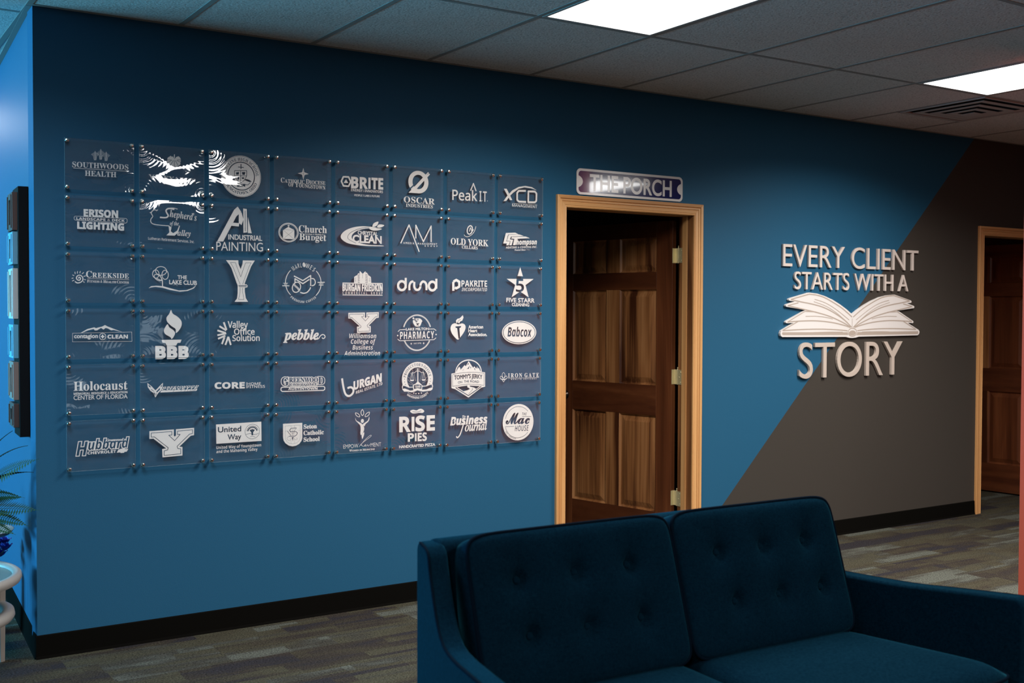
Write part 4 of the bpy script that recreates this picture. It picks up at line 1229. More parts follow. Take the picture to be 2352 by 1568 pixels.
(5,1): [('P',1,0,[(39.0,-58.0),(144.0,-55.9),(143.9,-82.8),(147.9,-88.0),(152.8,-82.3),(153.0,-55.8),(232.9,-53.6),(232.3,-86.3),(217.7,-88.0),(167.5,-133.2),(180.9,-135.0),(180.8,-172.6),(94.3,-175.2),(93.0,-138.4),(110.2,-137.0),(55.7,-91.0),(38.8,-91.5)]),
 ('S',0,2.5,1,0,[(47.1,-66.4),(135.1,-64.8),(135.0,-79.8),(121.7,-80.5),(147.3,-105.4),(171.2,-79.3),(159.8,-79.2),(159.9,-64.2),(225.4,-61.8),(225.3,-78.9),(212.7,-80.2),(157.6,-131.0),(161.0,-141.2),(173.4,-143.0),(173.3,-164.6),(101.7,-167.3),(101.8,-147.4),(116.5,-144.4),(119.0,-134.6),(59.7,-83.9),(47.0,-84.6)])],
(5,2): [('P',1,0,[(31.2,-42.7),(241.0,-40.6),(241.8,-128.7),(32.4,-129.3)]),
 ('T', 0, 'United', 'base', 40.4, -78.9, 145.9, -78.6, 23.6, 0.03, ''),
 ('T', 0, 'Way', 'base', 84.4, -114.1, 145.8, -114.1, 23.1, 0.03, ''),
 ('R',0,198.6,-83.6,34.2,33.2,0,1.6,0,360),
 ('R',0,198.6,-84.6,26.8,25.9,0,2.1,10,170),
 ('R',0,198.6,-84.6,21.4,20.7,0,4.7,10,170),
 ('S',0,6.2,0,0,[(188.4,-75.2),(197.9,-87.7),(207.6,-74.7)]),
 ('S',0,7.7,0,0,[(198.0,-83.5),(198.4,-100.2)]),
 ('E',0,198.0,-76.2,4.2,4.2,0),
 ('S',0,1.6,0,1,[(169.1,-95.4),(188.3,-92.3),(209.7,-97.7),(229.0,-92.5)]),
 ('S',0,1.6,0,1,[(188.3,-106.3),(201.6,-105.5),(212.3,-110.3)]),
 ('T', 1, 'United Way of Youngstown', 'sansb', 32.4, -153.3, 240.2, -153.6, 13.4, -0.01, ''),
 ('T', 1, 'and the Mahoning Valley', 'sansb', 32.3, -171.1, 222.9, -171.8, 13.4, -0.01, '')],
(5,3): [('P',1,0,[(45.0,-54.5),(139.4,-54.4),(139.3,-125.5),(134.8,-139.5),(124.5,-151.8),(108.1,-159.9),(90.4,-161.6),(72.8,-157.0),(56.6,-145.1),(47.9,-131.7),(45.2,-117.4)]),
 ('S',0,0.8,1,0,[(55.4,-65.3),(129.4,-65.3),(129.7,-122.3),(124.5,-136.3),(113.6,-146.0),(97.2,-150.1),(78.2,-148.3),(63.4,-137.8),(56.7,-124.5)]),
 ('S',0,0.6,0,0,[(84.5,-65.5),(84.3,-148.7)]),
 ('S',0,0.6,0,0,[(101.1,-65.1),(100.9,-149.1)]),
 ('S',0,0.7,0,0,[(56.7,-88.5),(67.5,-88.8)]),
 ('S',0,0.6,0,0,[(119.1,-90.0),(129.4,-89.9)]),
 ('S',0,2.8,0,0,[(111.0,-77.5),(85.1,-77.2),(77.3,-85.1),(80.4,-93.4),(108.2,-93.9),(115.7,-100.8),(110.9,-109.6),(104.1,-114.6),(74.2,-113.5)]),
 ('S',0,2.2,0,1,[(67.5,-89.1),(72.9,-98.4),(83.7,-110.6)]),
 ('S',0,1.0,0,1,[(74.2,-113.9),(66.4,-119.9),(66.1,-127.6),(74.2,-133.5),(82.3,-129.9)]),
 ('S',0,1.0,0,1,[(97.3,-125.6),(104.1,-131.2),(112.2,-131.7),(114.3,-125.3),(109.5,-123.7)]),
 ('P',0,0,[(87.8,-118.6),(98.0,-118.5),(94.5,-124.1),(92.9,-138.3),(89.1,-125.1)]),
 ('S',0,1.4,0,0,[(92.6,-80.8),(92.5,-113.7)]),
 ('S',0,1.5,0,0,[(110.3,-78.5),(98.0,-93.4)]),
 ('S',0,1.1,0,0,[(87.8,-99.2),(92.5,-104.7),(99.4,-98.6)]),
 ('T', 1, 'Seton', 'serif', 146.5, -83.1, 211.5, -83.5, 19.5, 0.03, ''),
 ('T', 1, 'Catholic', 'serif', 145.8, -112.9, 246.4, -113.4, 19.6, 0.03, ''),
 ('T', 1, 'School', 'serif', 146.4, -143.4, 225.4, -143.6, 19.5, 0.03, '')],
(5,4): [('S',1,3.1,1,1,[(146.1,-5.2),(152.3,-15.5),(152.8,-26.3),(146.4,-33.7),(139.7,-26.4),(139.2,-14.9)]),
 ('S',1,3.0,1,1,[(109.3,-19.6),(121.3,-22.5),(130.0,-30.6),(131.8,-39.1),(121.3,-37.5),(112.6,-29.8)]),
 ('S',1,3.1,1,1,[(183.2,-18.9),(181.5,-29.9),(173.4,-37.7),(161.2,-40.5),(161.9,-32.1),(170.0,-23.5)]),
 ('E',1,146.0,-60.1,8.0,9.7,0),
 ('P',1,1,[(108.8,-42.6),(114.6,-55.9),(131.3,-66.0),(146.4,-76.7),(154.8,-90.3),(154.8,-104.1),(149.8,-116.2),(139.7,-127.9),(135.5,-118.4),(137.2,-100.1),(134.7,-81.5),(123.0,-68.6),(111.3,-55.7)]),
 ('P',1,1,[(181.8,-41.5),(182.7,-53.1),(176.7,-65.2),(163.2,-75.3),(156.8,-86.1),(148.1,-76.8),(161.6,-67.5),(175.1,-58.9)]),
 ('P',1,1,[(155.2,-114.9),(154.0,-128.7),(146.4,-146.8),(142.2,-135.8),(143.9,-125.1)]),
 ('T', 1, 'EMPOW', 'base', 46.6, -187.4, 124.6, -187.3, 19.0, -0.01, ''),
 ('T', 1, 'MENT', 'base', 189.9, -187.7, 245.7, -188.1, 19.2, -0.01, ''),
 ('S',1,1.7,0,1,[(127.6,-184.4),(138.0,-172.4),(159.9,-156.8),(185.2,-141.3),(193.2,-134.1),(188.9,-131.2),(173.4,-140.7),(153.1,-158.0),(138.0,-177.1),(143.9,-176.7),(145.6,-181.4),(153.1,-182.6),(161.5,-179.3),(164.9,-174.9),(158.5,-176.8),(159.9,-182.3),(170.0,-180.3),(174.2,-175.9),(177.6,-183.1),(187.7,-174.7)]),
 ('T', 1, 'Women in Medicine', 'serif', 77.6, -203.4, 211.0, -203.8, 9.6, 0.02, 'c')],
(5,5): [('T', 1, 'R', 'sansb', 46.1, -122.6, 103.9, -123.3, 72.4, 0.03, ''),
 ('P',1,0,[(112.3,-51.6),(127.7,-51.8),(127.8,-123.6),(112.4,-123.3)]),
 ('T', 1, 'SE', 'sansb', 135.8, -123.1, 241.2, -124.3, 73.3, 0.03, ''),
 ('P',1,1,[(103.8,-22.7),(119.7,-16.8),(139.7,-20.8),(154.1,-14.8),(170.2,-15.5),(182.9,-26.3),(174.2,-34.6),(154.1,-33.7),(131.1,-35.7),(114.0,-33.4)]),
 ('S',0,2.1,0,1,[(116.9,-25.9),(142.6,-29.1),(165.6,-24.0)]),
 ('T', 1, 'P', 'sansb', 92.5, -173.0, 124.4, -173.4, 39.7, 0.03, ''),
 ('P',1,0,[(130.7,-134.0),(139.9,-134.0),(139.9,-173.8),(130.7,-173.8)]),
 ('T', 1, 'ES', 'sansb', 146.8, -173.7, 196.4, -174.1, 39.9, 0.03, ''),
 ('T', 1, 'HANDCRAFTED', 'base', 44.5, -202.4, 180.2, -202.9, 12.7, 0.06, ''),
 ('T', 1, 'PIZZA', 'base', 188.9, -202.9, 244.2, -202.3, 12.9, 0.06, '')],
(5,6): [('T', 1, 'Business', 'sbi', 32.9, -103.4, 249.8, -102.6, 39.9, 0.04, ''),
 ('T', 0, '$', 'base', 44.8, -95.2, 55.0, -95.2, 19.8, 0.04, ''),
 ('T', 1, 'The', 'bi', 101.7, -68.8, 122.9, -68.3, 11.5, 0.02, ''),
 ('T', 1, 'ournal', 'italic', 118.2, -138.3, 248.7, -137.5, 44.3, 0.03, ''),
 ('S',1,6.3,0,1,[(107.9,-104.2),(98.3,-131.4),(87.5,-155.9),(74.3,-168.7),(67.7,-162.1)]),
 ('S',1,3.6,0,0,[(91.0,-103.8),(119.9,-102.7)])],
(5,7): [('E',1,141.2,-107.2,96.4,95.6,0),
 ('R',0,140.9,-107.2,82.3,82.2,0,2.1,42,165),
 ('R',0,140.9,-107.2,82.3,82.2,0,2.1,196,318),
 ('S',0,2.1,0,0,[(165.3,-78.6),(222.4,-81.4)]),
 ('S',0,2.1,0,0,[(59.4,-127.1),(116.0,-128.0)]),
 ('T', 0, 'THE', 'sbi', 165.3, -72.7, 195.1, -74.1, 15.2, -0.02, ''),
 ('T', 0, 'Mac', 'script', 65.0, -112.4, 212.8, -117.9, 56.2, 0.03, ''),
 ('T', 0, 'HOUSE', 'sbi', 119.3, -154.0, 208.4, -155.7, 29.7, -0.02, ''),
 ('A', 0, 'MAC + CHEESE BAR', 'sansb', 140.3, -107.1, 90.7, 210, 262, 7.0, -0.02)],
}

# ================================================================ THE SETTING
S_ = 'structure'
bm = bmesh.new(); box(bm, -5, 8, -8.6, 6, -0.05, 0)
tag(obj('floor', bm, M['carpet']), 'grey brown carpet laid in staggered strips', 'floor', kind=S_)

D1 = (2.667, 3.578, 2.005)      # first opening: left, right, head height
D2 = (6.345, 7.310, 2.000)
J = 0.022
bm = bmesh.new()
WT = CEIL + 0.0016
for a, b, z in ((0, D1[0]-J, 0), (D1[0]-J, D1[1]+J, D1[2]+J), (D1[1]+J, D2[0]-J, 0), (D2[0]-J, D2[1]+J, D2[2]+J), (D2[1]+J, 8, 0)):
    box(bm, a, b, 0, 0.12, z, WT)
tag(obj('wall_front', bm, M['wall_two_tone']), 'long dark blue wall painted grey past a diagonal line', 'wall', kind=S_)
bm = bmesh.new(); box(bm, 0.0, 0.12, 0.12, 5.87, 0, WT)
wl = obj('wall_left', bm, M['wall_blue']); wl.rotation_euler = (0, 0, R(-2.636))
tag(wl, 'bright blue wall running back from the left corner', 'wall', kind=S_)
bm = bmesh.new(); box(bm, 4.03, 4.15, -8.6, -1.79, 0, WT)
bm.faces.ensure_lookup_table()
bmesh.ops.recalc_face_normals(bm, faces=bm.faces[:])
for f in bm.faces:
    f.material_index = 0
tag(obj('wall_right', bm, [M['wall_orange'], M['wall_rear']]), 'orange wall end at the right edge', 'wall', kind=S_)
bm = bmesh.new(); box(bm, 8, 8.12, -8.6, 0.12, 0, WT)
tag(obj('wall_east', bm, M['wall_rear']), 'dark wall at the end of the hallway', 'wall', kind=S_)
bm = bmesh.new(); box(bm, 8, 8.12, 0.12, 6, 0, WT)
tag(obj('wall_far_east', bm, M['wall_orange']), 'orange wall seen through the far doorway', 'wall', kind=S_)
bm = bmesh.new(); box(bm, -5, 8, 6, 6.12, 0, WT)
tag(obj('wall_north', bm, M['wall_grey']), 'grey wall behind the offices', 'wall', kind=S_)
# rear wall with its window, west wall with its windows
def holed(bm, axis, c0, c1, lo, hi, holes):
    """wall slab between c0 and c1 on the other axis, with rectangular window holes (a, b, z0, z1)"""
    def bx(a, b, z0, z1):
        if axis == 'x': box(bm, a, b, c0, c1, z0, z1)
        else: box(bm, c0, c1, a, b, z0, z1)
    x = lo
    for a, b, z0, z1 in sorted(holes):
        bx(x, a, 0, WT); bx(a, b, 0, z0); bx(a, b, z1, WT); x = b
    bx(x, hi, 0, WT)
RW = [(2.30, 3.05, 0.95, 1.50)]
bm = bmesh.new(); holed(bm, 'x', -8.72, -8.6, -5, 8, RW)
tag(obj('wall_rear', bm, M['wall_rear']), 'dark wall behind the camera', 'wall', kind=S_)
WW = [(0.2, 1.7, 1.2, 2.35), (2.1, 3.6, 1.2, 2.35)]
bm = bmesh.new(); holed(bm, 'y', -5.12, -5, -8.6, 6, WW)
tag(obj('wall_west', bm, M['wall_grey']), 'grey wall with windows left of the camera', 'wall', kind=S_)
wn = 1
for axis, hs in (('x', RW), ('y', WW)):
    for a, b, z0, z1 in hs:
        w = empty('window_%d' % wn); wn += 1
        tag(w, None, None, kind=S_)
        f = 0.05
        bm = bmesh.new()
        for p in ((a, a+f, z0, z1), (b-f, b, z0, z1), (a+f, b-f, z0, z0+f), (a+f, b-f, z1-f, z1), ((a+b)/2-f/2, (a+b)/2+f/2, z0+f, z1-f)):
            if axis == 'x': box(bm, p[0], p[1], -8.7, -8.62, p[2], p[3])
            else: box(bm, -5.1, -5.02, p[0], p[1], p[2], p[3])
        obj('window_frame', bm, M['light_frame'], w)
        bm = bmesh.new()
        if axis == 'x': q = [(a+f, -8.68, z0+f), (b-f, -8.68, z0+f), (b-f, -8.68, z1-f), (a+f, -8.68, z1-f)]
        else: q = [(-5.08, a+f, z0+f), (-5.08, b-f, z0+f), (-5.08, b-f, z1-f), (-5.08, a+f, z1-f)]
        bm.faces.new([bm.verts.new(p) for p in q])
        obj('window_pane', bm, M['backwin'] if axis == 'x' else M['daylight'], w)

# ---- baseboards
BH = 0.098
def baseboard(name, a, b, label, sg=-1):
    bm = bmesh.new()
    prism(bm, [(0.0, 0.0), (sg*0.011, 0.0), (sg*0.0075, 0.012), (sg*0.0045, BH-0.004), (sg*0.0025, BH), (0.0, BH)], 0, a, b)
    return tag(obj(name, bm, M['base']), label, 'baseboard', kind=S_)
baseboard('baseboard_front', -0.006, 2.601, 'black rubber baseboard under the logo panels')
baseboard('baseboard_front', 3.664, 6.281, 'black rubber baseboard under the grey paint')
o = baseboard('baseboard_left', 0.0, 5.8, 'black rubber baseboard around the left corner', 1); o.rotation_euler = (0, 0, R(90-2.636))
o = baseboard('baseboard_right', -8.6, -1.79, 'black rubber baseboard on the orange wall', 1); o.rotation_euler = (0, 0, R(90)); o.location = (4.03, 0, 0)

# ---- ceiling: mineral tiles in a metal grid
GX = [-5.0, -4.282, -3.672, -3.062, -2.452, -1.842, -1.232, -0.622, -0.013, 0.597, 1.206, 1.816, 2.426, 3.035, 3.645, 4.275, 4.90, 5.525, 6.15, 6.77, 7.39, 8.0]
GY = [-8.6, -8.303, -7.084, -5.865, -4.646, -3.427, -2.207, -0.988, 0.140, 1.36, 2.58, 3.80, 5.02, 6.0]
bm = bmesh.new()
for i in range(len(GX)-1):
    for j in range(len(GY)-1):
        x0, x1, y0, y1 = GX[i], GX[i+1], GY[j], GY[j+1]
        cells = [(y0, y1)]
        if abs(x0-4.90) < 1e-6 and abs(y0+0.988) < 1e-6:
            cells = [(-0.378, y1)]
        for p, q in cells:
            bm.faces.new([bm.verts.new(c) for c in ((x0, p, WT), (x0, q, WT), (x1, q, WT), (x1, p, WT))])
ceil = obj('ceiling', bm, M['tile'])
tag(ceil, 'suspended ceiling of speckled mineral tiles', 'ceiling', kind=S_)
bm = bmesh.new()
h = 0.012
for x in GX[1:-1]:
    box(bm, x-h, x+h, -8.6, 6, CEIL, CEIL+0.0014)
for y in GY[1:-1]:
    for a, b in zip(GX[:-1], GX[1:]):
        box(bm, a+h, b-h, y-h, y+h, CEIL+0.0005, CEIL+0.0014)
box(bm, 4.90+h, 5.525-h, -0.378-h, -0.378+h, CEIL+0.0005, CEIL+0.0014)
box(bm, 0.0, 8.0, -0.022, -0.0005, CEIL-0.0005, CEIL+0.0015)
box(bm, 4.03-0.02, 4.03-0.0005, -8.6, -1.79, CEIL-0.0005, CEIL+0.0015)
obj('ceiling_grid', bm, M['grid'], ceil)
bm = bmesh.new(); box(bm, -0.024, -0.0005, 0.01, 5.8, CEIL-0.0006, CEIL+0.0015)
o = obj('wall_angle', bm, M['grid'], ceil); o.rotation_euler = (0, 0, R(-2.636))

# ---- troffers
def troffer(x0, x1, y0, y1, label, dm='diffuser', watts=LAMP, col=(1.0, 0.96, 0.90)):
    t = empty('ceiling_light', ((x0+x1)/2, (y0+y1)/2, CEIL))
    tag(t, label, 'ceiling light', 'ceiling light panels')
    hx, hy = (x1-x0)/2-0.012, (y1-y0)/2-0.012
    bm = bmesh.new()
    f = 0.016
    for a in ((-hx, hx, -hy, -hy+f), (-hx, hx, hy-f, hy), (-hx, -hx+f, -hy+f, hy-f), (hx-f, hx, -hy+f, hy-f)):
        box(bm, *a, -0.0016, 0.0008)
    obj('light_frame', bm, M['light_frame'], t)
    bm = bmesh.new()
    hx -= f; hy -= f
    bm.faces.new([bm.verts.new(c) for c in ((-hx, -hy, -0.0004), (-hx, hy, -0.0004), (hx, hy, -0.0004), (hx, -hy, -0.0004))])
    obj('diffuser', bm, M[dm], t)
    ld = bpy.data.lights.new('lamp', 'AREA')
    ld.shape = 'RECTANGLE'; ld.size = 2*hx; ld.size_y = 2*hy
    ld.energy = watts; ld.spread = R(SPREAD); ld.color = col
    lo = link(bpy.data.objects.new('lamp', ld), t); lo.location = (0, 0, -0.004)
    return t
troffer(1.816, 2.426, -2.207, -0.988, 'lit ceiling panel over the middle of the blue wall')
troffer(4.275, 4.90, -2.207, -0.988, 'lit ceiling panel at the right beside the square air vent')
troffer(1.816, 2.426, -5.865, -4.646, 'lit ceiling panel behind the camera, mirrored in the top left logo panels', 'diffuser_bright')
troffer(5.525, 6.15, -4.646, -3.427, 'lit ceiling panel in the hallway behind the orange wall', 'diffuser_bright')
troffer(-0.622, -0.013, 2.58, 3.80, 'lit ceiling panel around the left corner, mirrored in the bright wall', 'diffuser_soft', LAMP*0.2, (0.6, 0.85, 1.0))
troffer(-0.622, -0.013, -2.207, -0.988, 'lit ceiling panel just above the left edge of the view', 'diffuser', LAMP*0.45, (0.72, 0.88, 1.0))
troffer(-1.842, -1.232, -5.865, -4.646, 'added lit ceiling panel, unseen behind and left of the camera, for general light')  # extra fixture added out of view for general illumination of the room

# ---- air vent
v = empty('ceiling_vent', ((4.90+5.525)/2, (-0.988-0.378)/2, CEIL))
tag(v, 'square metal air vent of nested louvres in the ceiling at the right', 'air vent')
hx, hy = (5.525-4.90)/2-0.013, 0.305-0.013
bm = bmesh.new()
for a in ((-hx, hx, -hy, -hy+0.02), (-hx, hx, hy-0.02, hy), (-hx, -hx+0.02, -hy+0.02, hy-0.02), (hx-0.02, hx, -hy+0.02, hy-0.02)):
    box(bm, *a, -0.004, 0.004)
obj('vent_frame', bm, M['vent'], v)
bm = bmesh.new()
for q in (((-hx, -hy), (hx, -hy)), ((hx, -hy), (hx, hy)), ((hx, hy), (-hx, hy)), ((-hx, hy), (-hx, -hy))):
    (a, b), (c, d) = q
    bm.faces.new([bm.verts.new(p) for p in ((a, b, 0.004), (c, d, 0.004), (c, d, 0.12), (a, b, 0.12))])
bm.faces.new([bm.verts.new(p) for p in ((-hx, -hy, 0.12), (-hx, hy, 0.12), (hx, hy, 0.12), (hx, -hy, 0.12))])
obj('vent_throat', bm, M['vent_dark'], v)
for k, hh in enumerate((0.242, 0.174, 0.106)):       # stepped rings, each hanging a little lower than the last
    bm = bmesh.new()
    z = -0.002-0.006*(k+1)
    i_ = hh-0.044
    for a in ((-hh, hh, -hh, -i_), (-hh, hh, i_, hh), (-hh, -i_, -i_, i_), (i_, hh, -i_, i_)):
        box(bm, *a, z, z+0.0016)
    obj('louvre', bm, M['vent'], v)
obj('centre_plate', boxbm(-0.045, 0.045, -0.045, 0.045, -0.028, -0.026), M['vent'], v)

# ---- door casings, jambs and doors
PROF = [(0, 0), (0, 0.009), (0.005, 0.0115), (0.010, 0.009), (0.013, 0.0115), (0.028, 0.0125), (0.031, 0.0095), (0.034, 0.0145), (0.042, 0.0145), (0.0445, 0.011), (0.048, 0.018), (0.062, 0.019), (0.065, 0.017), (0.065, 0)]
def casing(name, x0, x1, zt, label):
    t = empty(name, (0, 0, 0)); tag(t, label, 'door frame', kind=S_)
    def sweep(st):
        bm = bmesh.new()
        rows = [[bm.verts.new(p) for p in r] for r in st]
        A, B = rows
        n = len(A)
        for i in range(n):
            bm.faces.new((A[i], A[(i+1) % n], B[(i+1) % n], B[i]))
        bm.faces.new(A); bm.faces.new(B[::-1])
        return bm
    for s, x in ((-1, x0), (1, x1)):
        obj('casing_leg', sweep([[(x+s*w, -d, 0.0) for w, d in PROF], [(x+s*w, -d, zt+w) for w, d in PROF]]), M['pine'], t)
    # the head is built lying along its own z so that the grain runs along it
    o = obj('casing_head', sweep([[(-(zt+w), -d, x0-w) for w, d in PROF], [(-(zt+w), -d, x1+w) for w, d in PROF]]), M['pine'], t)
    o.rotation_euler = (0, R(90), 0)
    bm = bmesh.new()
    box(bm, x0-J, x0, 0.0, 0.121, 0, zt+J)
    obj('jamb', bm, M['pine'], t)
    bm = bmesh.new(); box(bm, x1, x1+J, 0.0, 0.121, 0, zt+J); obj('jamb', bm, M['door_light'], t)
    o = obj('head_jamb', boxbm(-(zt+J), -zt, 0.0, 0.121, x0, x1), M['pine'], t); o.rotation_euler = (0, R(90), 0)
    for x in ((x0, x0+0.011), (x1-0.011, x1)):
        obj('door_stop', boxbm(x[0], x[1], 0.045, 0.080, 0, zt), M['pine'], t)
    return t
casing('trim_1', D1[0], D1[1], D1[2], 'moulded pine frame of the doorway beside the logo panels')
casing('trim_2', D2[0], D2[1], D2[2], 'moulded pine frame of the far doorway at the right edge')

M['door_dark_h'] = wood('dark_rail_wood', (0.055, 0.015, 0.006), (0.095, 0.028, 0.010), (0.14, 0.045, 0.016), scale=(0.6, 10, 10), rough=0.36)
def door(name, hinge, ang, label, light_panels):
    t = empty(name, (hinge[0], hinge[1], 0), R(180-ang)); tag(t, label, 'door', kind=S_)
    s0, s1 = 0.036, 0.948
    xs = [(0.154, 0.440), (0.549, 0.830)]
    zs = [(0.235, 0.816), (1.000, 1.579), (1.685, 1.893)]
    zt = 1.988
    th = 0.035
    for a, b in ((s0, xs[0][0]), (xs[1][1], s1)):
        obj('stile', boxbm(a, b, -th, 0, 0.012, zt), M['door_dark'], t, bevel=0.0015)
    zz = [0.012] + [q for p in zs for q in p] + [zt]
    for k in range(4):
        obj('rail', boxbm(xs[0][0], xs[1][1], -th, 0, zz[2*k], zz[2*k+1]), M['door_dark_h'], t, bevel=0.0015)
    for z in zs:
        obj('mullion', boxbm(xs[0][1], xs[1][0], -th, 0, *z), M['door_light'], t, bevel=0.0015)
    k = 0
    for z in zs:
        for x in xs:
            bm = bmesh.new()
            for sg, y0 in ((1, 0.0), (-1, -th)):
                g = [(x[0], z[0]), (x[1], z[0]), (x[1], z[1]), (x[0], z[1])]
                def ring(i, d):
                    return [bm.verts.new((q[0]+i*(1 if q[0] < (x[0]+x[1])/2 else -1), y0-sg*d, q[1]+i*(1 if q[1] < (z[0]+z[1])/2 else -1))) for q in g]
                R0, R1, R2, R3 = ring(0, 0.0), ring(0.008, 0.011), ring(0.013, 0.0125), ring(0.045, 0.003)
                for A, B in ((R0, R1), (R1, R2), (R2, R3)):
                    for i in range(4):
                        bm.faces.new((A[i], A[(i+1) % 4], B[(i+1) % 4], B[i]))
                bm.faces.new(R3)
            obj('door_panel', bm, M['door_light'] if light_panels[k] else M['door_dark'], t)
            k += 1
    # knob on the lock stile
    bm = bmesh.new()
    lathe(bm, [(0.030, 0.0), (0.030, 0.006), (0.012, 0.010), (0.011, 0.026), (0.022, 0.034), (0.027, 0.046), (0.024, 0.058), (0.012, 0.064)], 20, (0.893, 0, 0.905), 'y')
    obj('door_knob', bm, M['dark_metal'], t, smooth=True)
    c, s_ = math.cos(R(180-ang)), math.sin(R(180-ang))
    for z in (1.778, 1.057, 0.333):
        bm = bmesh.new()
        lathe(bm, [(0.0055, -0.046), (0.0055, 0.046), (0.003, 0.048), (0.003, 0.052), (0.0045, 0.055), (0.002, 0.059)], 12, (0.010, -0.024, z), 'z')
        box(bm, 0.0335, 0.0362, -0.035, 0.002, z-0.044, z+0.044)        # leaf on the door's edge
        box(bm, 0.012, 0.0345, -0.025, -0.0225, z-0.044, z+0.044)
        o = obj('hinge', bm, M['brass'], t, smooth=False, bevel=0.0008)
    return t
d = door('door_1', (3.565, 0.12), 78, 'dark six-panel wooden door standing open beside the logo panels', [1, 1, 1, 1, 1, 1])
for z in (1.778, 1.057, 0.333):      # the hinge leaves on the jamb
    bm = bmesh.new(); box(bm, 3.5755, 3.5785, 0.086, 0.122, z-0.044, z+0.044)
    for k in (-0.03, 0.0, 0.03):
        lathe(bm, [(0.004, 0.0), (0.003, -0.0012)], 8, (3.5755, 0.098 if k else 0.110, z+k), 'x')
    o = obj('hinge_plate', bm, M['brass'], bpy.data.objects['trim_1'])
door('door_2', (7.300, 0.12), 84, 'dark six-panel wooden door open inside the far doorway', [0, 0, 0, 1, 0, 0])

# ================================================================ LOGO PANELS
PANEL_LABEL = {
(0,0): 'acrylic panel, top row first from left: three palm trees over serif lettering',
(0,1): 'acrylic panel, top row second from left: grape leaf above thin lettering',
(0,2): 'acrylic panel, top row third from left: round white school seal with lettered rim',
(0,3): 'acrylic panel, top row fourth from left: four-pointed star above small-capital serif lettering',
(0,4): 'acrylic panel, top row fifth from left: hexagon ring joined to bold capitals',
(0,5): 'acrylic panel, top row sixth from left: ring cut by a slanting slash over serif lettering',
(0,6): 'acrylic panel, top row seventh from left: thin square lettering under a pointed peak mark',
(0,7): 'acrylic panel, top right corner of the grid: three big letters under a swoosh arc',
(1,0): 'acrylic panel, second row first from left: chunky capitals above and below a rounded strip',
(1,1): 'acrylic panel, second row second from left: line-drawn bird beside slanted lettering',
(1,2): 'acrylic panel, second row third from left: tall split A mark over two words',
(1,3): 'acrylic panel, second row fourth from left: envelope-shaped church in a ring',
(1,4): 'acrylic panel, second row fifth from left: oval swoosh with three leaves around capitals',
(1,5): 'acrylic panel, second row sixth from left: thin tall zigzag A and M',
(1,6): 'acrylic panel, second row seventh from left: small curled monogram over serif capitals',
(1,7): 'acrylic panel, second row at the right end: three stepped roof-like strokes',
(2,0): 'acrylic panel, third row first from left: spiral sun beside small-capital lettering',
(2,1): 'acrylic panel, third row second from left: tree of looped circles on a wavy ground line',
(2,2): 'acrylic panel, third row third from left: tall flared column-like letter Y',
(2,3): 'acrylic panel, third row fourth from left: coffee cup and bean inside a lettered circle',
(2,4): 'acrylic panel, third row fifth from left: tower block above condensed capitals',
(2,5): 'acrylic panel, third row sixth from left: single word in round joined lowercase letters',
(2,6): 'acrylic panel, third row seventh from left: hexagonal P beside two stacked words',
(2,7): 'acrylic panel, third row at the right end: big star with a 5 cut out',
(3,0): 'acrylic panel, fourth row first from left: mountain ridge over a thin boxed name',
(3,1): 'acrylic panel, fourth row second from left: flame on a stand over three block letters',
(3,2): 'acrylic panel, fourth row third from left: half burst of strokes beside three words',
(3,3): 'acrylic panel, fourth row fourth from left: one slanted lowercase word ending in a curl',
(3,4): 'acrylic panel, fourth row fifth from left: block letter Y over four slanted lines',
(3,5): 'acrylic panel, fourth row sixth from left: mortar and pestle in an oval behind a banner',
(3,6): 'acrylic panel, fourth row seventh from left: heart holding a burning torch',
(3,7): 'acrylic panel, fourth row at the right end: solid white oval with a cut-out name',
(4,0): 'acrylic panel, fifth row first from left: large serif word over two lines of capitals',
(4,1): 'acrylic panel, fifth row second from left: crossed V-shaped flags and racing stripes',
(4,2): 'acrylic panel, fifth row third from left: bold wide word, bar, two thin words',
(4,3): 'acrylic panel, fifth row fourth from left: outlined serif name over rounded bar',
(4,4): 'acrylic panel, fifth row fifth from left: name climbing upward from a big round b',
(4,5): 'acrylic panel, fifth row sixth from left: scales of justice in a lettered ring with ribbon',
(4,6): 'acrylic panel, fifth row seventh from left: mountain badge with a winding road',
(4,7): 'acrylic panel, fifth row at the right end: small fleur-de-lis beside spaced capitals',
(5,0): 'acrylic panel, bottom left corner of the grid: slanted outlined name and bow-tie mark',
(5,1): 'acrylic panel, bottom row second from left: lone block letter Y with a contour line',
(5,2): 'acrylic panel, bottom row third from left: white rectangle with a cut-out name and emblem',
(5,3): 'acrylic panel, bottom row fourth from left: white shield beside three serif words',
(5,4): 'acrylic panel, bottom row fifth from left: figure with raised arms under three leaves',
(5,5): 'acrylic panel, bottom row sixth from left: large bold two-word name under a small swirl',
(5,6): 'acrylic panel, bottom row seventh from left: bold word over slanted serif word, long J',
(5,7): 'acrylic panel, bottom right corner of the grid: solid white disc with cut-out script',
}
PW, PH, PT = 0.279, 0.211, 0.003
YF = -0.0225                                  # front face of the sheets
def sheet_mesh():
    bm = bmesh.new()
    v = box(bm, 0, PW, YF, YF+PT, -PH, 0)
    bm.faces.ensure_lookup_table()
    bmesh.ops.recalc_face_normals(bm, faces=bm.faces[:])
    for f in bm.faces:
        f.material_index = 0 if abs(f.normal.y) > 0.5 else 1
    me = bpy.data.meshes.new('acrylic_sheet')
    bm.to_mesh(me); bm.free()
    me.materials.append(M['acrylic']); me.materials.append(M['acrylic_edge'])
    return me
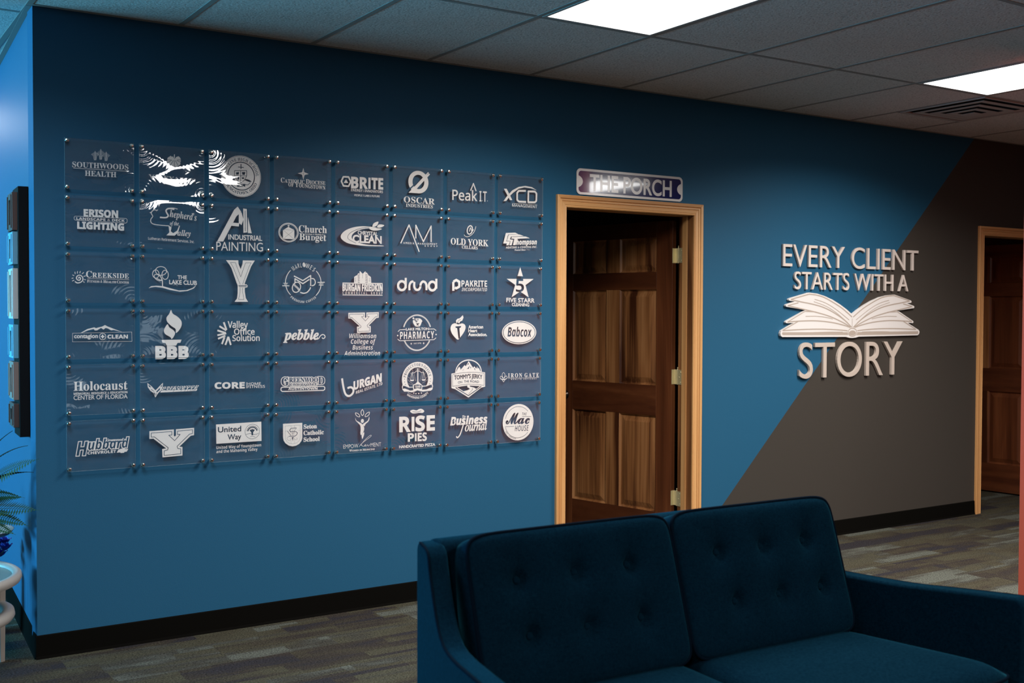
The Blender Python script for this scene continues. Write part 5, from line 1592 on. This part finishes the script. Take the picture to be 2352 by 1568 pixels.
def standoff_mesh():
    bm = bmesh.new()
    lathe(bm, [(0.0062, -0.0005), (0.0062, YF+PT+0.0002)], 16, (0, 0, 0), 'y')
    lathe(bm, [(0.0075, YF-0.0001), (0.0085, YF-0.0018), (0.0085, YF-0.0048), (0.0068, YF-0.0068), (0.0030, YF-0.0076)], 16, (0, 0, 0), 'y')
    bmesh.ops.recalc_face_normals(bm, faces=bm.faces[:])
    me = bpy.data.meshes.new('standoff')
    bm.to_mesh(me); bm.free()
    me.materials.append(M['steel'])
    return me
SHEET, STAND = sheet_mesh(), standoff_mesh()
rnd = random.Random(5)
for (r, c), ops in LOGO.items():
    x = 0.1155+0.3012*c-0.0022*r*c/7
    z = 2.153-0.2345*r-0.0016*r*c/7-0.0003*c
    t = empty('logo_panel', (x, 0, z))
    tag(t, PANEL_LABEL[(r, c)], 'acrylic panel', 'acrylic logo panels on the blue wall')
    link(bpy.data.objects.new('acrylic_sheet', SHEET), t)
    for sx in (0.010, PW-0.010):
        for sz in (-0.010, -PH+0.010):
            s = link(bpy.data.objects.new('standoff', STAND), t)
            s.location = (sx, 0, sz)
    sh = flat_shapes(ops, lambda o: None if o[1] == 0 else ('lettering' if o[0] in 'TA' else 'emblem'))
    for nme, vt in sh.items():
        flat_mesh(nme, vt, 0.001, YF+PT+0.0004, M['vinyl'], t)

# ================================================================ WALL LETTERING
def letter_line(text, x0, x1, zb, h, wt, name, lab, thick, m, group, skip_words):
    """one object per letter; the whole line keeps its natural spacing"""
    st = 'base'
    full = outlines(text, st, 8)
    a = min(c[:, 0].min() for c in full); b = max(c[:, 0].max() for c in full)
    kx = (x1-x0)/(b-a); kz = h/capheight(st)
    seen = 0
    words = text.split(' ')
    wi, li = 0, 0
    for i, ch in enumerate(text):
        if ch == ' ':
            wi += 1; li = 0; continue
        cs = outlines(text[:i+1], st, 8)
        mine = cs[seen:]; seen = len(cs)
        mine = [np.stack([(c[:, 0]-a)*kx, c[:, 1]*kz], 1) for c in mine]
        mine = fatten(mine, wt*h)
        lx = min(c[:, 0].min() for c in mine)
        mine = [c-np.array((lx, 0)) for c in mine]
        vo, tri = shape_tris(mine)
        o = flat_mesh(name, (vo, tri), 1.0, -thick-0.002, m, None, thick, loc=(x0+lx, 0, zb))
        bv = o.modifiers.new('bevel', 'BEVEL'); bv.width = 0.0008; bv.segments = 1; bv.limit_method = 'ANGLE'; bv.angle_limit = R(50)
        nth = ['first', 'second', 'third', 'fourth', 'fifth', 'sixth'][li]
        word = words[wi]
        tag(o, lab % (ch, nth, word), 'wall letter', group)
        li += 1

def shape_tris(cs):
    V, Ed = [], []
    for c in cs:
        b = len(V); n = len(c)
        V.extend(Vector((float(p[0]), float(p[1]))) for p in c)
        Ed.extend((b+i, b+(i+1) % n) for i in range(n))
    vo, eo, fo, *_ = geometry.delaunay_2d_cdt(V, Ed, [], 0, 1e-6)
    vo = np.array([v[:] for v in vo]); fo = np.array([f[:] for f in fo if len(f) == 3])
    f = fo[winding(vo[fo].mean(1), cs)]
    u, inv = np.unique(f, return_inverse=True)
    return vo[u], inv.reshape(-1, 3)

letter_line('EVERY CLIENT', 4.305, 5.603, 1.7295, 0.1365, 0.0, 'wall_letter', 'raised light tan letter %s, %s in the word %s of the top line', 0.014, M['tan'], 'letters of the top line', None)
letter_line('STARTS WITH A', 4.407, 5.502, 1.5885, 0.109, 0.001, 'wall_letter', 'raised light tan letter %s, %s in the word %s of the second line', 0.014, M['tan'], 'letters of the second line', None)
letter_line('STORY', 4.452, 5.446, 1.0285, 0.224, -0.004, 'wall_letter', 'large raised tan letter %s, %s in the word %s under the book', 0.017, M['tan2'], 'letters under the book', None)

# ---- open book cut from board, printed pages
BOOK = [(4.361, 1.531), (4.534, 1.569), (4.610, 1.563), (4.679, 1.548), (4.750, 1.526), (4.818, 1.498), (4.880, 1.467), (4.938, 1.433), (4.990, 1.462), (5.051, 1.491), (5.125, 1.521), (5.206, 1.546), (5.280, 1.559), (5.355, 1.565), (5.526, 1.527), (5.534, 1.518), (5.525, 1.511), (5.487, 1.508), (5.556, 1.491), (5.564, 1.484), (5.558, 1.476), (5.379, 1.457), (5.406, 1.452), (5.552, 1.388), (5.556, 1.380), (5.549, 1.374), (5.495, 1.376), (5.612, 1.327), (5.621, 1.313), (5.614, 1.298), (5.598, 1.291), (5.003, 1.287), (4.975, 1.281), (4.942, 1.279), (4.912, 1.281), (4.885, 1.287), (4.302, 1.291), (4.288, 1.299), (4.284, 1.314), (4.292, 1.331), (4.400, 1.377), (4.336, 1.377), (4.328, 1.384), (4.336, 1.391), (4.493, 1.453), (4.502, 1.460), (4.334, 1.479), (4.327, 1.487), (4.335, 1.494), (4.408, 1.511), (4.361, 1.517), (4.353, 1.524)]
bk = empty('open_book_sign', (4.94, 0, 1.30))
tag(bk, 'white cut-out open book with tan page lines, between the lines of letters', 'book sign')
ox, oz = 4.94, 1.30
rel = lambda P: [(x-ox, z-oz) for x, z in P]
flat_mesh('book_board', shape_tris([np.array(rel(BOOK))]), 1.0, -0.018, M['cream'], bk, 0.016)
def mirror(P): return [(2*4.9425-x, z) for x, z in P]
TOPL = [(4.372, 1.523), (4.536, 1.558), (4.612, 1.551), (4.680, 1.536), (4.815, 1.486), (4.938, 1.420)]
lines = []
def ln(w, P, sm=1): lines.append(('S', 1, w, 0, sm, rel(P)))
for mf in (lambda P: P, mirror):
    ln(.0075, mf([(4.372, 1.524), (4.455, 1.542), (4.537, 1.559)]), 0); ln(.0075, mf([(4.537, 1.559), (4.615, 1.552), (4.690, 1.534), (4.815, 1.484), (4.880, 1.450), (4.937, 1.415)]))
    ln(.0075, mf([(4.374, 1.523), (4.470, 1.509), (4.560, 1.497), (4.660, 1.478), (4.760, 1.445), (4.860, 1.398), (4.937, 1.347)]))
    ln(.0045, mf([(4.585, 1.527), (4.680, 1.506), (4.780, 1.466), (4.910, 1.396)])); ln(.004, mf([(4.578, 1.512), (4.690, 1.484), (4.790, 1.441), (4.898, 1.378)]))
    ln(.0065, mf([(4.345, 1.486), (4.440, 1.504)]), 0); ln(.0075, mf([(4.345, 1.486), (4.470, 1.466), (4.600, 1.445), (4.730, 1.418), (4.850, 1.380), (4.935, 1.345)]))
    ln(.006, mf([(4.345, 1.384), (4.500, 1.451), (4.600, 1.447)]), 0)
    ln(.0075, mf([(4.345, 1.384), (4.470, 1.390), (4.600, 1.391), (4.740, 1.381), (4.860, 1.362), (4.930, 1.345)]))
    ln(.0045, mf([(4.505, 1.419), (4.600, 1.420), (4.690, 1.413), (4.755, 1.402)]))
    ln(.0065, mf([(4.302, 1.331), (4.440, 1.388)]), 0); ln(.0075, mf([(4.302, 1.331), (4.480, 1.337), (4.650, 1.338), (4.800, 1.333), (4.910, 1.325)]))
    ln(.003, mf([(4.580, 1.318), (4.720, 1.320), (4.850, 1.319)]))
lines.append(('S', 1, .004, 0, 0, rel([(4.939, 1.405), (4.939, 1.350)])))
lines.append(('P', 1, 0, rel([(4.302, 1.321), (4.900, 1.317), (4.900, 1.299), (4.306, 1.303), (4.297, 1.311)])))
lines.append(('P', 1, 0, rel([(5.604, 1.319), (4.980, 1.317), (4.980, 1.297), (5.600, 1.299), (5.608, 1.308)])))
lines.append(('E', 0, 0.0025, 0.0185, .048, .031, 0)); lines.append(('R', 1, 0.0025, 0.0165, .041, .026, 0, .006, 0, 360)); lines.append(('E', 1, 0.0025, 0.012, .034, .016, 0))
vt = flat_shapes([tuple(o[:3])+tuple(o[3:]) for o in [(o[0], o[1], o[2], o[3], o[4], o[5]) if o[0] == 'S' else o for o in lines]], lambda o: 'a' if o[1] else None)['a']
flat_mesh('page_lines', vt, 1.0, -0.0186, M['taupe'], bk)

# ---- street-name style sign on the door frame
sg = empty('street_sign', (3.1115, -0.004, 2.1495))
tag(sg, 'blue and white street name sign standing on the pine door frame', 'sign')
def rrect(w, h, r, n=6):
    out = []
    for cx, cz, a0 in ((w/2-r, h/2-r, 0), (-w/2+r, h/2-r, 90), (-w/2+r, -h/2+r, 180), (w/2-r, -h/2+r, 270)):
        out += [(cx+r*math.cos(R(a0+90*k/n)), cz+r*math.sin(R(a0+90*k/n))) for k in range(n+1)]
    return np.array(out)
SW, SH = 0.756, 0.141
flat_mesh('sign_plate', shape_tris([rrect(SW, SH, 0.026)]), 1.0, -0.0025, M['sign_white'], sg, 0.002)
ops = [('P', 1, 0, [tuple(p) for p in rrect(SW-0.026, SH-0.026, 0.018)]),
       ('E', 0, -SW/2-0.004, 0.0, 0.046, 0.034, 0), ('E', 0, SW/2+0.004, 0.0, 0.046, 0.034, 0),
       ('T', 0, 'THE PORCH', 'base', -0.287, -0.0455, 0.293, -0.0445, 0.087, 0.028, '')]
_op = op_contours
def op_fine(o):
    if o[0] == 'T':
        return straight(*o[2:], 8)
    return _op(o)
op_contours = op_fine
flat_mesh('blue_field', flat_shapes(ops, lambda o: 'a' if o[1] else None)['a'], 1.0, -0.0029, M['sign_blue'], sg)
ops2 = [('T', 1) + ops[-1][2:]]
flat_mesh('lettering', flat_shapes(ops2, lambda o: 'a')['a'], 1.0, -0.0031, M['sign_white'], sg)
op_contours = _op

# ================================================================ SOFA
def loveseat():
    t = empty('loveseat', (0.592, -2.220, 0), R(-2.0))
    tag(t, 'dark blue tufted two-seat sofa standing with its back to the blue wall', 'sofa')
    W = 1.410
    FL = math.tan(R(12))
    FLR = math.tan(R(15))
    # local axes: x along the back, -y towards the seat front, z up; a point (s, z) on an arm lies s in front of the back
    SW_ = [(0.0, 0.13), (0.0, 0.800), (0.012, 0.817), (0.030, 0.822), (0.085, 0.819), (0.108, 0.812), (0.122, 0.795), (0.134, 0.764), (0.156, 0.725), (0.178, 0.690), (0.198, 0.662), (0.219, 0.640), (0.243, 0.622), (0.275, 0.609), (0.320, 0.603), (0.400, 0.604), (0.520, 0.612), (0.640, 0.620), (0.735, 0.625), (0.752, 0.612), (0.758, 0.590), (0.752, 0.13)]
    AT = 0.060
    for side in (-1, 1):
        bm = bmesh.new()
        PR = SW_ if side < 0 else [((s if s < 0.03 or s > 0.33 else 0.03+(s-0.03)*0.5), z) for s, z in SW_]
        n = len(PR)
        xo = 0.0 if side < 0 else W
        def px(s, inner):
            fl = (FL if side < 0 else FLR)*max(0.0, s)
            return xo + side*fl - side*(AT if inner else 0.0)
        r0 = [bm.verts.new((px(s, 0), -s, z)) for s, z in PR]
        r1 = [bm.verts.new((px(s, 1), -s, z)) for s, z in PR]
        bm.faces.new(r0); bm.faces.new(r1[::-1])
        for i in range(n):
            bm.faces.new((r0[i], r0[(i+1) % n], r1[(i+1) % n], r1[i]))
        a = obj('arm', bm, M['sofa'], t, bevel=0.016, seg=4)
        for inner in ((0, 1)):
            P = [Vector((px(s, inner) + side*(0.0015 if not inner else -0.0015)*1, -s, z)) for s, z in catmull(PR[3:19], 3)]
            P = [p + Vector((-side*0.004 if not inner else side*0.004, 0, -0.003)) for p in P]
            bm = bmesh.new(); tube(bm, P, 0.0036, 6)
            if not inner:
                obj('piping', bm, M['piping'], a, smooth=True)
            else:
                bm.free()
    # back frame
    bm = bmesh.new()
    prism(bm, [(0.0, 0.13), (0.0, 0.80), (-0.010, 0.822), (-0.040, 0.828), (-0.075, 0.822), (-0.085, 0.80), (-0.150, 0.35), (-0.150, 0.13)], 0, 0.03, W-0.03)
    obj('back_frame', bm, M['sofa'], t, bevel=0.012, seg=3)
    bm = bmesh.new()
    prism(bm, [(AT-0.005, -0.10), (W-AT+0.005, -0.10), (W-AT+FLR*0.72, -0.735), (AT-FL*0.72, -0.735)], 2, 0.13, 0.300)
    obj('seat_base', bm, M['sofa'], t, bevel=0.012)
    # seat cushions: puffed slabs widening to the front
    def puff(name, corners, z0, z1, crown, nseg=22):
        bm = bmesh.new()
        (ax, ay), (bx_, by), (cx, cy), (dx, dy) = corners       # back left, back right, front right, front left
        top, bot = {}, {}
        for i in range(nseg+1):
            for j in range(nseg+1):
                a, b = 2*i/nseg-1, 2*j/nseg-1
                k = 9
                m = max(abs(a), abs(b))
                f = m/((abs(a)**k+abs(b)**k)**(1/k)) if m > 0 else 1
                u, w = (a*f+1)/2, (b*f+1)/2
                x = (ax*(1-u)+bx_*u)*(1-w)+(dx*(1-u)+cx*u)*w
                y = (ay*(1-u)+by*u)*(1-w)+(dy*(1-u)+cy*u)*w
                e = (1-abs(a)**6)*(1-abs(b)**6)
                e2 = min(1.0, (1-m)*7)
                e2 = math.sqrt(max(0.0, 1-(1-e2)**2))
                top[i, j] = bm.verts.new((x, y, z1-0.022+0.022*e2+crown*e))
                bot[i, j] = bm.verts.new((x, y, z0+0.018-0.018*e2))
        for i in range(nseg):
            for j in range(nseg):
                bm.faces.new((top[i, j], top[i+1, j], top[i+1, j+1], top[i, j+1]))
                bm.faces.new((bot[i, j], bot[i, j+1], bot[i+1, j+1], bot[i+1, j]))
        rim = [(i, 0) for i in range(nseg)] + [(nseg, j) for j in range(nseg)] + [(i, nseg) for i in range(nseg, 0, -1)] + [(0, j) for j in range(nseg, 0, -1)]
        for p, q in zip(rim, rim[1:]+rim[:1]):
            bm.faces.new((top[p], bot[p], bot[q], top[q]))
        loop = [top[p].co.copy() for p in rim]
        o = obj(name, bm, M['sofa'], t, smooth=True)
        bm = bmesh.new(); tube(bm, loop, 0.0045, 6, True)
        obj('piping', bm, M['piping'], o, smooth=True)
        return o
    mid = 0.745
    yb, yf = -0.155, -0.765
    li, ri = AT+0.004, W-AT-0.004
    puff('seat_cushion', [(li-FL*.155, yb), (mid-0.002, yb), (mid-0.002, yf), (li-FL*.765+0.01, yf)], 0.302, 0.432, 0.014)
    puff('seat_cushion', [(mid+0.002, yb), (ri+FLR*.155, yb), (ri+FLR*.765-0.01, yf), (mid+0.002, yf)], 0.302, 0.432, 0.014)
    # back cushions: tufted with six buttons each
    def back_cushion(x0, x1, buttons):
        nu, nv = 64, 44
        Wc, Hc = x1-x0, 0.432
        bot, top = Vector((0, -0.272, 0.436)), Vector((0, -0.142, 0.842))
        up = (top-bot).normalized()
        nrm = Vector((0, -up.z, up.y)).normalized()     # out of the cushion's face, towards the seat
        bm = bmesh.new()
        fr, bk_ = {}, {}
        for i in range(nu+1):
            for j in range(nv+1):
                a, b = 2*i/nu-1, 2*j/nv-1
                # denser near the border
                a = math.copysign(abs(a)**0.85, a) if a else 0; b = math.copysign(abs(b)**0.85, b) if b else 0
                m = max(abs(a), abs(b))
                k = 11
                f = m/((abs(a)**k+abs(b)**k)**(1/k)) if m > 0 else 1
                x = (x0+x1)/2 + a*f*Wc/2
                h = (b*f+1)/2*Hc
                e2 = min(1.0, (1-m)*6)
                e2 = math.sqrt(max(0.0, 1-(1-e2)**2))
                d = 0.013*e2 + 0.018*(1-abs(a)**2.6)*(1-abs(b)**2.6)
                for (bx0, bz) in buttons:
                    q = bot+up*h
                    dx, dz = x-bx0, q.z-bz
                    r2 = dx*dx+dz*dz
                    d -= 0.028*math.exp(-r2/(2*0.014**2)) + 0.014*math.exp(-r2/(2*0.042**2))
                    # pleat running up from each button
                    if dz > 0:
                        d -= 0.008*math.exp(-dx*dx/(2*0.006**2))*math.exp(-dz/0.055)
                p = bot+up*h+nrm*d
                fr[i, j] = bm.verts.new((x, p.y, p.z))
                p = bot+up*h-nrm*(0.115-0.01*(1-e2))
                bk_[i, j] = bm.verts.new((x, p.y, p.z))
        for i in range(nu):
            for j in range(nv):
                bm.faces.new((fr[i, j], fr[i+1, j], fr[i+1, j+1], fr[i, j+1]))
                bm.faces.new((bk_[i, j], bk_[i, j+1], bk_[i+1, j+1], bk_[i+1, j]))
        rim = [(i, 0) for i in range(nu)] + [(nu, j) for j in range(nv)] + [(i, nv) for i in range(nu, 0, -1)] + [(0, j) for j in range(nv, 0, -1)]
        for p, q in zip(rim, rim[1:]+rim[:1]):
            bm.faces.new((fr[p], bk_[p], bk_[q], fr[q]))
        loop = [fr[p].co.copy() for p in rim]
        o = obj('back_cushion', bm, M['sofa'], t, smooth=True)
        bm = bmesh.new(); tube(bm, loop, 0.0052, 8, True)
        obj('piping', bm, M['piping'], o, smooth=True)
        for bx0, bz in buttons:
            h = (bz-bot.z)/up.z
            c = bot+up*h+nrm*(-0.011)
            bm = bmesh.new()
            lathe(bm, [(0.004, -0.004), (0.010, -0.002), (0.0115, 0.002), (0.009, 0.006), (0.004, 0.008)], 14)
            b = obj('button', bm, M['sofa'], o, smooth=True)
            b.matrix_local = Matrix.Translation(Vector((bx0, c.y, c.z))) @ nrm.to_track_quat('Z', 'Y').to_matrix().to_4x4()
    back_cushion(0.070, 0.748, [(0.213, 0.722), (0.398, 0.722), (0.580, 0.722), (0.228, 0.580), (0.413, 0.580), (0.597, 0.580)])
    back_cushion(0.756, 1.413, [(0.913, 0.722), (1.090, 0.722), (1.268, 0.722), (0.947, 0.580), (1.123, 0.580), (1.305, 0.580)])
    for x, y in ((0.06, -0.06), (W-0.06, -0.06), (0.0, -0.66), (W, -0.66)):
        bm = bmesh.new(); lathe(bm, [(0.014, 0.0), (0.026, 0.135)], 14, (x, y, 0))
        obj('leg', bm, M['leg_wood'], t, smooth=True)
loveseat()

# ================================================================ LEFT CORNER
LW = R(-2.636)
def on_left(x, y):      # coordinates along the left wall -> world
    c, s = math.cos(LW), math.sin(LW)
    return (x*c-y*s, x*s+y*c)
def art_panel():
    t = empty('framed_wall_art', (0, 0, 0), LW)
    tag(t, 'narrow upright black board holding six small coloured frames, on the bright blue wall', 'wall art')
    board = simple('black_board', (0.006, 0.0055, 0.0055), 0.7, spec=0.1)
    y0, y1 = 0.165, 0.36
    obj('backing_board', boxbm(-0.042, -0.002, y0, y1, 0.905, 1.962), board, t, bevel=0.002)
    cols = [((0.085, 0.032, 0.022), 1.778, 1.938, 0), ((0.14, 0.34, 0.46), 1.635, 1.772, 0), ((0.52, 0.47, 0.44), 1.405, 1.618, 0), ((0.12, 0.36, 0.50), 1.238, 1.380, 1), ((0.26, 0.165, 0.135), 1.062, 1.222, 0), ((0.075, 0.035, 0.028), 0.945, 1.046, 0)]
    dark = simple('dark_picture', (0.02, 0.02, 0.024), 0.25)
    names = ['rust brown wooden frame', 'light blue frame', 'whitewashed frame, the tallest', 'bright blue frame', 'grey brown frame', 'dark red frame at the bottom']
    for k, (c, z0, z1, _) in enumerate(cols):
        m = simple('picture_frame_paint', c, 0.6)
        bm = bmesh.new()
        a, b, w = y0+0.016, y1-0.016, 0.036
        for q in ((a, a+w, z0, z1), (b-w, b, z0, z1), (a+w, b-w, z0, z0+w*.75), (a+w, b-w, z1-w*.75, z1)):
            box(bm, -0.064, -0.0422, *q)
        for q in ((a+0.012, a+0.020, z0+.01, z1-.01), (b-0.020, b-0.012, z0+.01, z1-.01)):
            box(bm, -0.069, -0.063, *q)
        f = obj('picture_frame', bm, m, t, bevel=0.0015)
        f['label'] = names[k]
        obj('picture', boxbm(-0.047, -0.0424, a+w, b-w, z0+w*.75, z1-w*.75), dark, f)
art_panel()

# ---- two-tier round side table, cream metal with glass
def side_table():
    cx, cy = -0.40, -0.05
    t = empty('round_side_table', (cx, cy, 0))
    tag(t, 'cream two-tier round side table with glass top at the left edge', 'side table')
    cream = simple('cream_enamel', (0.25, 0.225, 0.205), 0.4)
    glass = simple('pale_table_glass', (0.10, 0.15, 0.15), 0.25, spec=0.25)
    RR = 0.33
    bm = bmesh.new()
    lathe(bm, [(RR-0.034, 0.365), (RR-0.034, 0.388), (RR-0.028, 0.400), (RR-0.010, 0.402), (RR, 0.394), (RR+0.002, 0.378), (RR-0.004, 0.365)], 64)
    bm.faces.ensure_lookup_table()
    for f in [f for f in bm.faces if len(f.verts) > 4]: bm.faces.remove(f)
    obj('top_rim', bm, cream, t, smooth=True)
    bm = bmesh.new(); lathe(bm, [(RR-0.033, 0.376), (RR-0.033, 0.386)], 64)
    obj('glass_top', bm, glass, t)
    bm = bmesh.new()
    lathe(bm, [(RR-0.075, 0.215), (RR-0.075, 0.240), (RR-0.067, 0.252), (RR-0.045, 0.257), (RR-0.028, 0.247), (RR-0.024, 0.228), (RR-0.032, 0.215)], 64)
    for f in [f for f in bm.faces if len(f.verts) > 4]: bm.faces.remove(f)
    obj('lower_ring', bm, cream, t, smooth=True)
    for k in range(4):
        a = R(20+90*k)
        bm = bmesh.new()
        c_, s_ = math.cos(a), math.sin(a)
        P0, P1 = Vector(((RR-0.045)*c_, (RR-0.045)*s_, 0.365)), Vector(((RR-0.045)*c_, (RR-0.045)*s_, 0.0))
        u = Vector((-s_, c_, 0))
        v_ = Vector((c_, s_, 0))
        q = []
        for P, w, d in ((P1, 0.016, 0.010), (P0, 0.021, 0.014)):
            q.append([bm.verts.new(P+u*w*i+v_*d*j) for i, j in ((-1, -1), (1, -1), (1, 1), (-1, 1))])
        for i in range(4):
            bm.faces.new((q[0][i], q[0][(i+1) % 4], q[1][(i+1) % 4], q[1][i]))
        bm.faces.new(q[0]); bm.faces.new(q[1])
        obj('leg', bm, cream, t, bevel=0.003)
side_table()

# ---- metal tray stand
def tray_stand():
    cx, cy = -0.205, 0.34
    t = empty('tray_stand', (cx, cy, 0))
    tag(t, 'round silver metal tray on a thin stand against the bright blue wall', 'plant stand')
    m = simple('galvanised_tray', (0.26, 0.26, 0.265), 0.45, 0.8)
    bm = bmesh.new()
    lathe(bm, [(0.02, 0.475), (0.125, 0.476), (0.150, 0.482), (0.166, 0.496), (0.170, 0.497), (0.155, 0.478), (0.128, 0.470), (0.02, 0.469)], 48)
    obj('tray', bm, m, t, smooth=True)
    bm = bmesh.new(); tube(bm, [(0, 0, 0.02), (0, 0, 0.472)], 0.009, 10)
    obj('pole', bm, M['dark_metal'], t, smooth=True)
    bm = bmesh.new(); lathe(bm, [(0.10, 0), (0.10, 0.008), (0.02, 0.022), (0.01, 0.03)], 32)
    obj('base', bm, M['dark_metal'], t, smooth=True)
tray_stand()

# ---- fern on the tray
leaf_m = simple('fern_green', (0.026, 0.044, 0.013), 0.7, spec=0.15)
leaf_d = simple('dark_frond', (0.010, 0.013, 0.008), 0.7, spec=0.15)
def fern():
    cx, cy, z = -0.255, 0.34, 0.476
    t = empty('potted_fern', (cx, cy, z))
    tag(t, 'potted fern with feathery arching fronds standing on the metal tray', 'potted plant')
    bm = bmesh.new()
    lathe(bm, [(0.055, 0.0), (0.075, 0.11), (0.080, 0.112), (0.080, 0.128), (0.072, 0.128), (0.068, 0.11), (0.01, 0.105)], 28)
    obj('pot', bm, simple('terracotta_pot', (0.10, 0.05, 0.035), 0.7), t, smooth=True)
    rn = random.Random(3)
    def frond(az, lean, ln, droop, pinna, m, nm):
        bm = bmesh.new()
        n = 34
        roll = rn.choice((-1, 1))*rn.uniform(0.6, 1.15)
        P = []
        for k in range(n+1):
            s = k/n
            r = ln*(s*math.sin(lean)+0.12*s*s)
            h = 0.11+ln*(s*math.cos(lean)-droop*s*s)
            P.append(Vector((r*math.cos(az), r*math.sin(az), h)))
        tube(bm, P, [(0.0045 if m is leaf_d else 0.0022)*(1-0.75*k/n) for k in range(n+1)], 5)
        for k in range(3, n):
            s = k/n
            T_ = (P[k+1]-P[k-1]).normalized()
            side = T_.cross(Vector((0, 0, 1))).normalized()
            upv = side.cross(T_)
            side, upv = side*math.cos(roll)+upv*math.sin(roll), upv*math.cos(roll)-side*math.sin(roll)
            w = pinna*math.sin(math.pi*min(1, 0.12+s*0.92))**0.8
            for sg in (-1, 1):
                base = P[k]
                tip = base+side*sg*w+T_*w*0.35-upv*w*0.12
                mid_ = base+(tip-base)*0.45
                hw = T_*0.0075+upv*0.001
                vs = [bm.verts.new(q) for q in (base, mid_+hw, tip, mid_-hw)]
                bm.faces.new(vs)
        o = obj(nm, bm, m, t)
        so = o.modifiers.new('solid', 'SOLIDIFY'); so.thickness = 0.0006
    # azimuth: 0 = along +x (toward the corner)
    for az, lean, ln, droop, pin in ((-61, 50, .58, .20, .052), (-64, 80, .50, .06, .048), (-70, 62, .54, .26, .050), (-58, 85, .38, .16, .040), (-88, 52, .46, .22, .04), (-62, 96, .34, .08, .04), (-100, 60, .42, .25, .03), (160, 55, .40, .25, .03), (200, 60, .42, .25, .03), (240, 55, .40, .2, .03), (130, 55, .34, .2, .03), (270, 58, .40, .25, .03)):
        frond(R(az), R(lean), ln, droop, pin, leaf_m, 'frond')
    for az, lean, ln, droop in ((-63, 36, .66, .34), (-68, 33, .64, .26), (-60, 46, .56, .34)):
        frond(R(az), R(lean), ln, droop, 0.010, leaf_d, 'frond')
fern()

# ---- blue flowers in a pot on the floor under the tray
def flowers():
    cx, cy = -0.115, 0.52
    t = empty('potted_blue_flowers', (cx, cy, 0))
    tag(t, 'vase of deep blue ruffled flowers just behind and below the metal tray', 'flowers')
    bm = bmesh.new()
    lathe(bm, [(0.045, 0.0), (0.052, 0.05), (0.062, 0.15), (0.050, 0.25), (0.056, 0.28), (0.050, 0.28), (0.044, 0.25), (0.01, 0.24)], 28)
    obj('vase', bm, simple('black_vase', (0.008, 0.008, 0.009), 0.3), t, smooth=True)
    pm = simple('deep_blue_petal', (0.012, 0.020, 0.30), 0.6, sheen=0.2)
    rn = random.Random(11)
    for k in range(9):
        a = 2*math.pi*k/8+rn.uniform(-.2, .2)
        rr = 0.0 if k == 8 else rn.uniform(0.045, 0.075)
        c = Vector((rr*math.cos(a), rr*math.sin(a), 0.375+rn.uniform(-0.05, 0.02)+(0.02 if k == 8 else 0)))
        bm = bmesh.new()
        for q in range(3):
            for p in range(6):
                b = 2*math.pi*p/6+q*0.5+rn.uniform(-.2, .2)
                e = R(20+25*q)
                L_ = 0.042-0.007*q
                d = Vector((math.cos(b)*math.cos(e), math.sin(b)*math.cos(e), math.sin(e)))
                s = d.cross(Vector((0, 0, 1))).normalized()
                u = s.cross(d)
                prev = None
                for j in range(5):
                    f = j/4
                    w = 0.020*math.sin(math.pi*(0.15+0.8*f))
                    cpt = c+d*L_*f+u*0.012*f*f
                    row = [bm.verts.new(cpt+s*w*i+u*(0.005*abs(i)+0.003*math.sin(9*f+i*3+p))) for i in (-1, -.5, 0, .5, 1)]
                    if prev:
                        for i in range(4): bm.faces.new((prev[i], prev[i+1], row[i+1], row[i]))
                    prev = row
        obj('flower_head', bm, pm, t, smooth=True)
        bm = bmesh.new(); tube(bm, [(0.01*math.cos(a), 0.01*math.sin(a), 0.245), tuple(c*0.5+Vector((0, 0, 0.15))), tuple(c)], 0.002, 5)
        obj('stem', bm, leaf_m, t)
flowers()
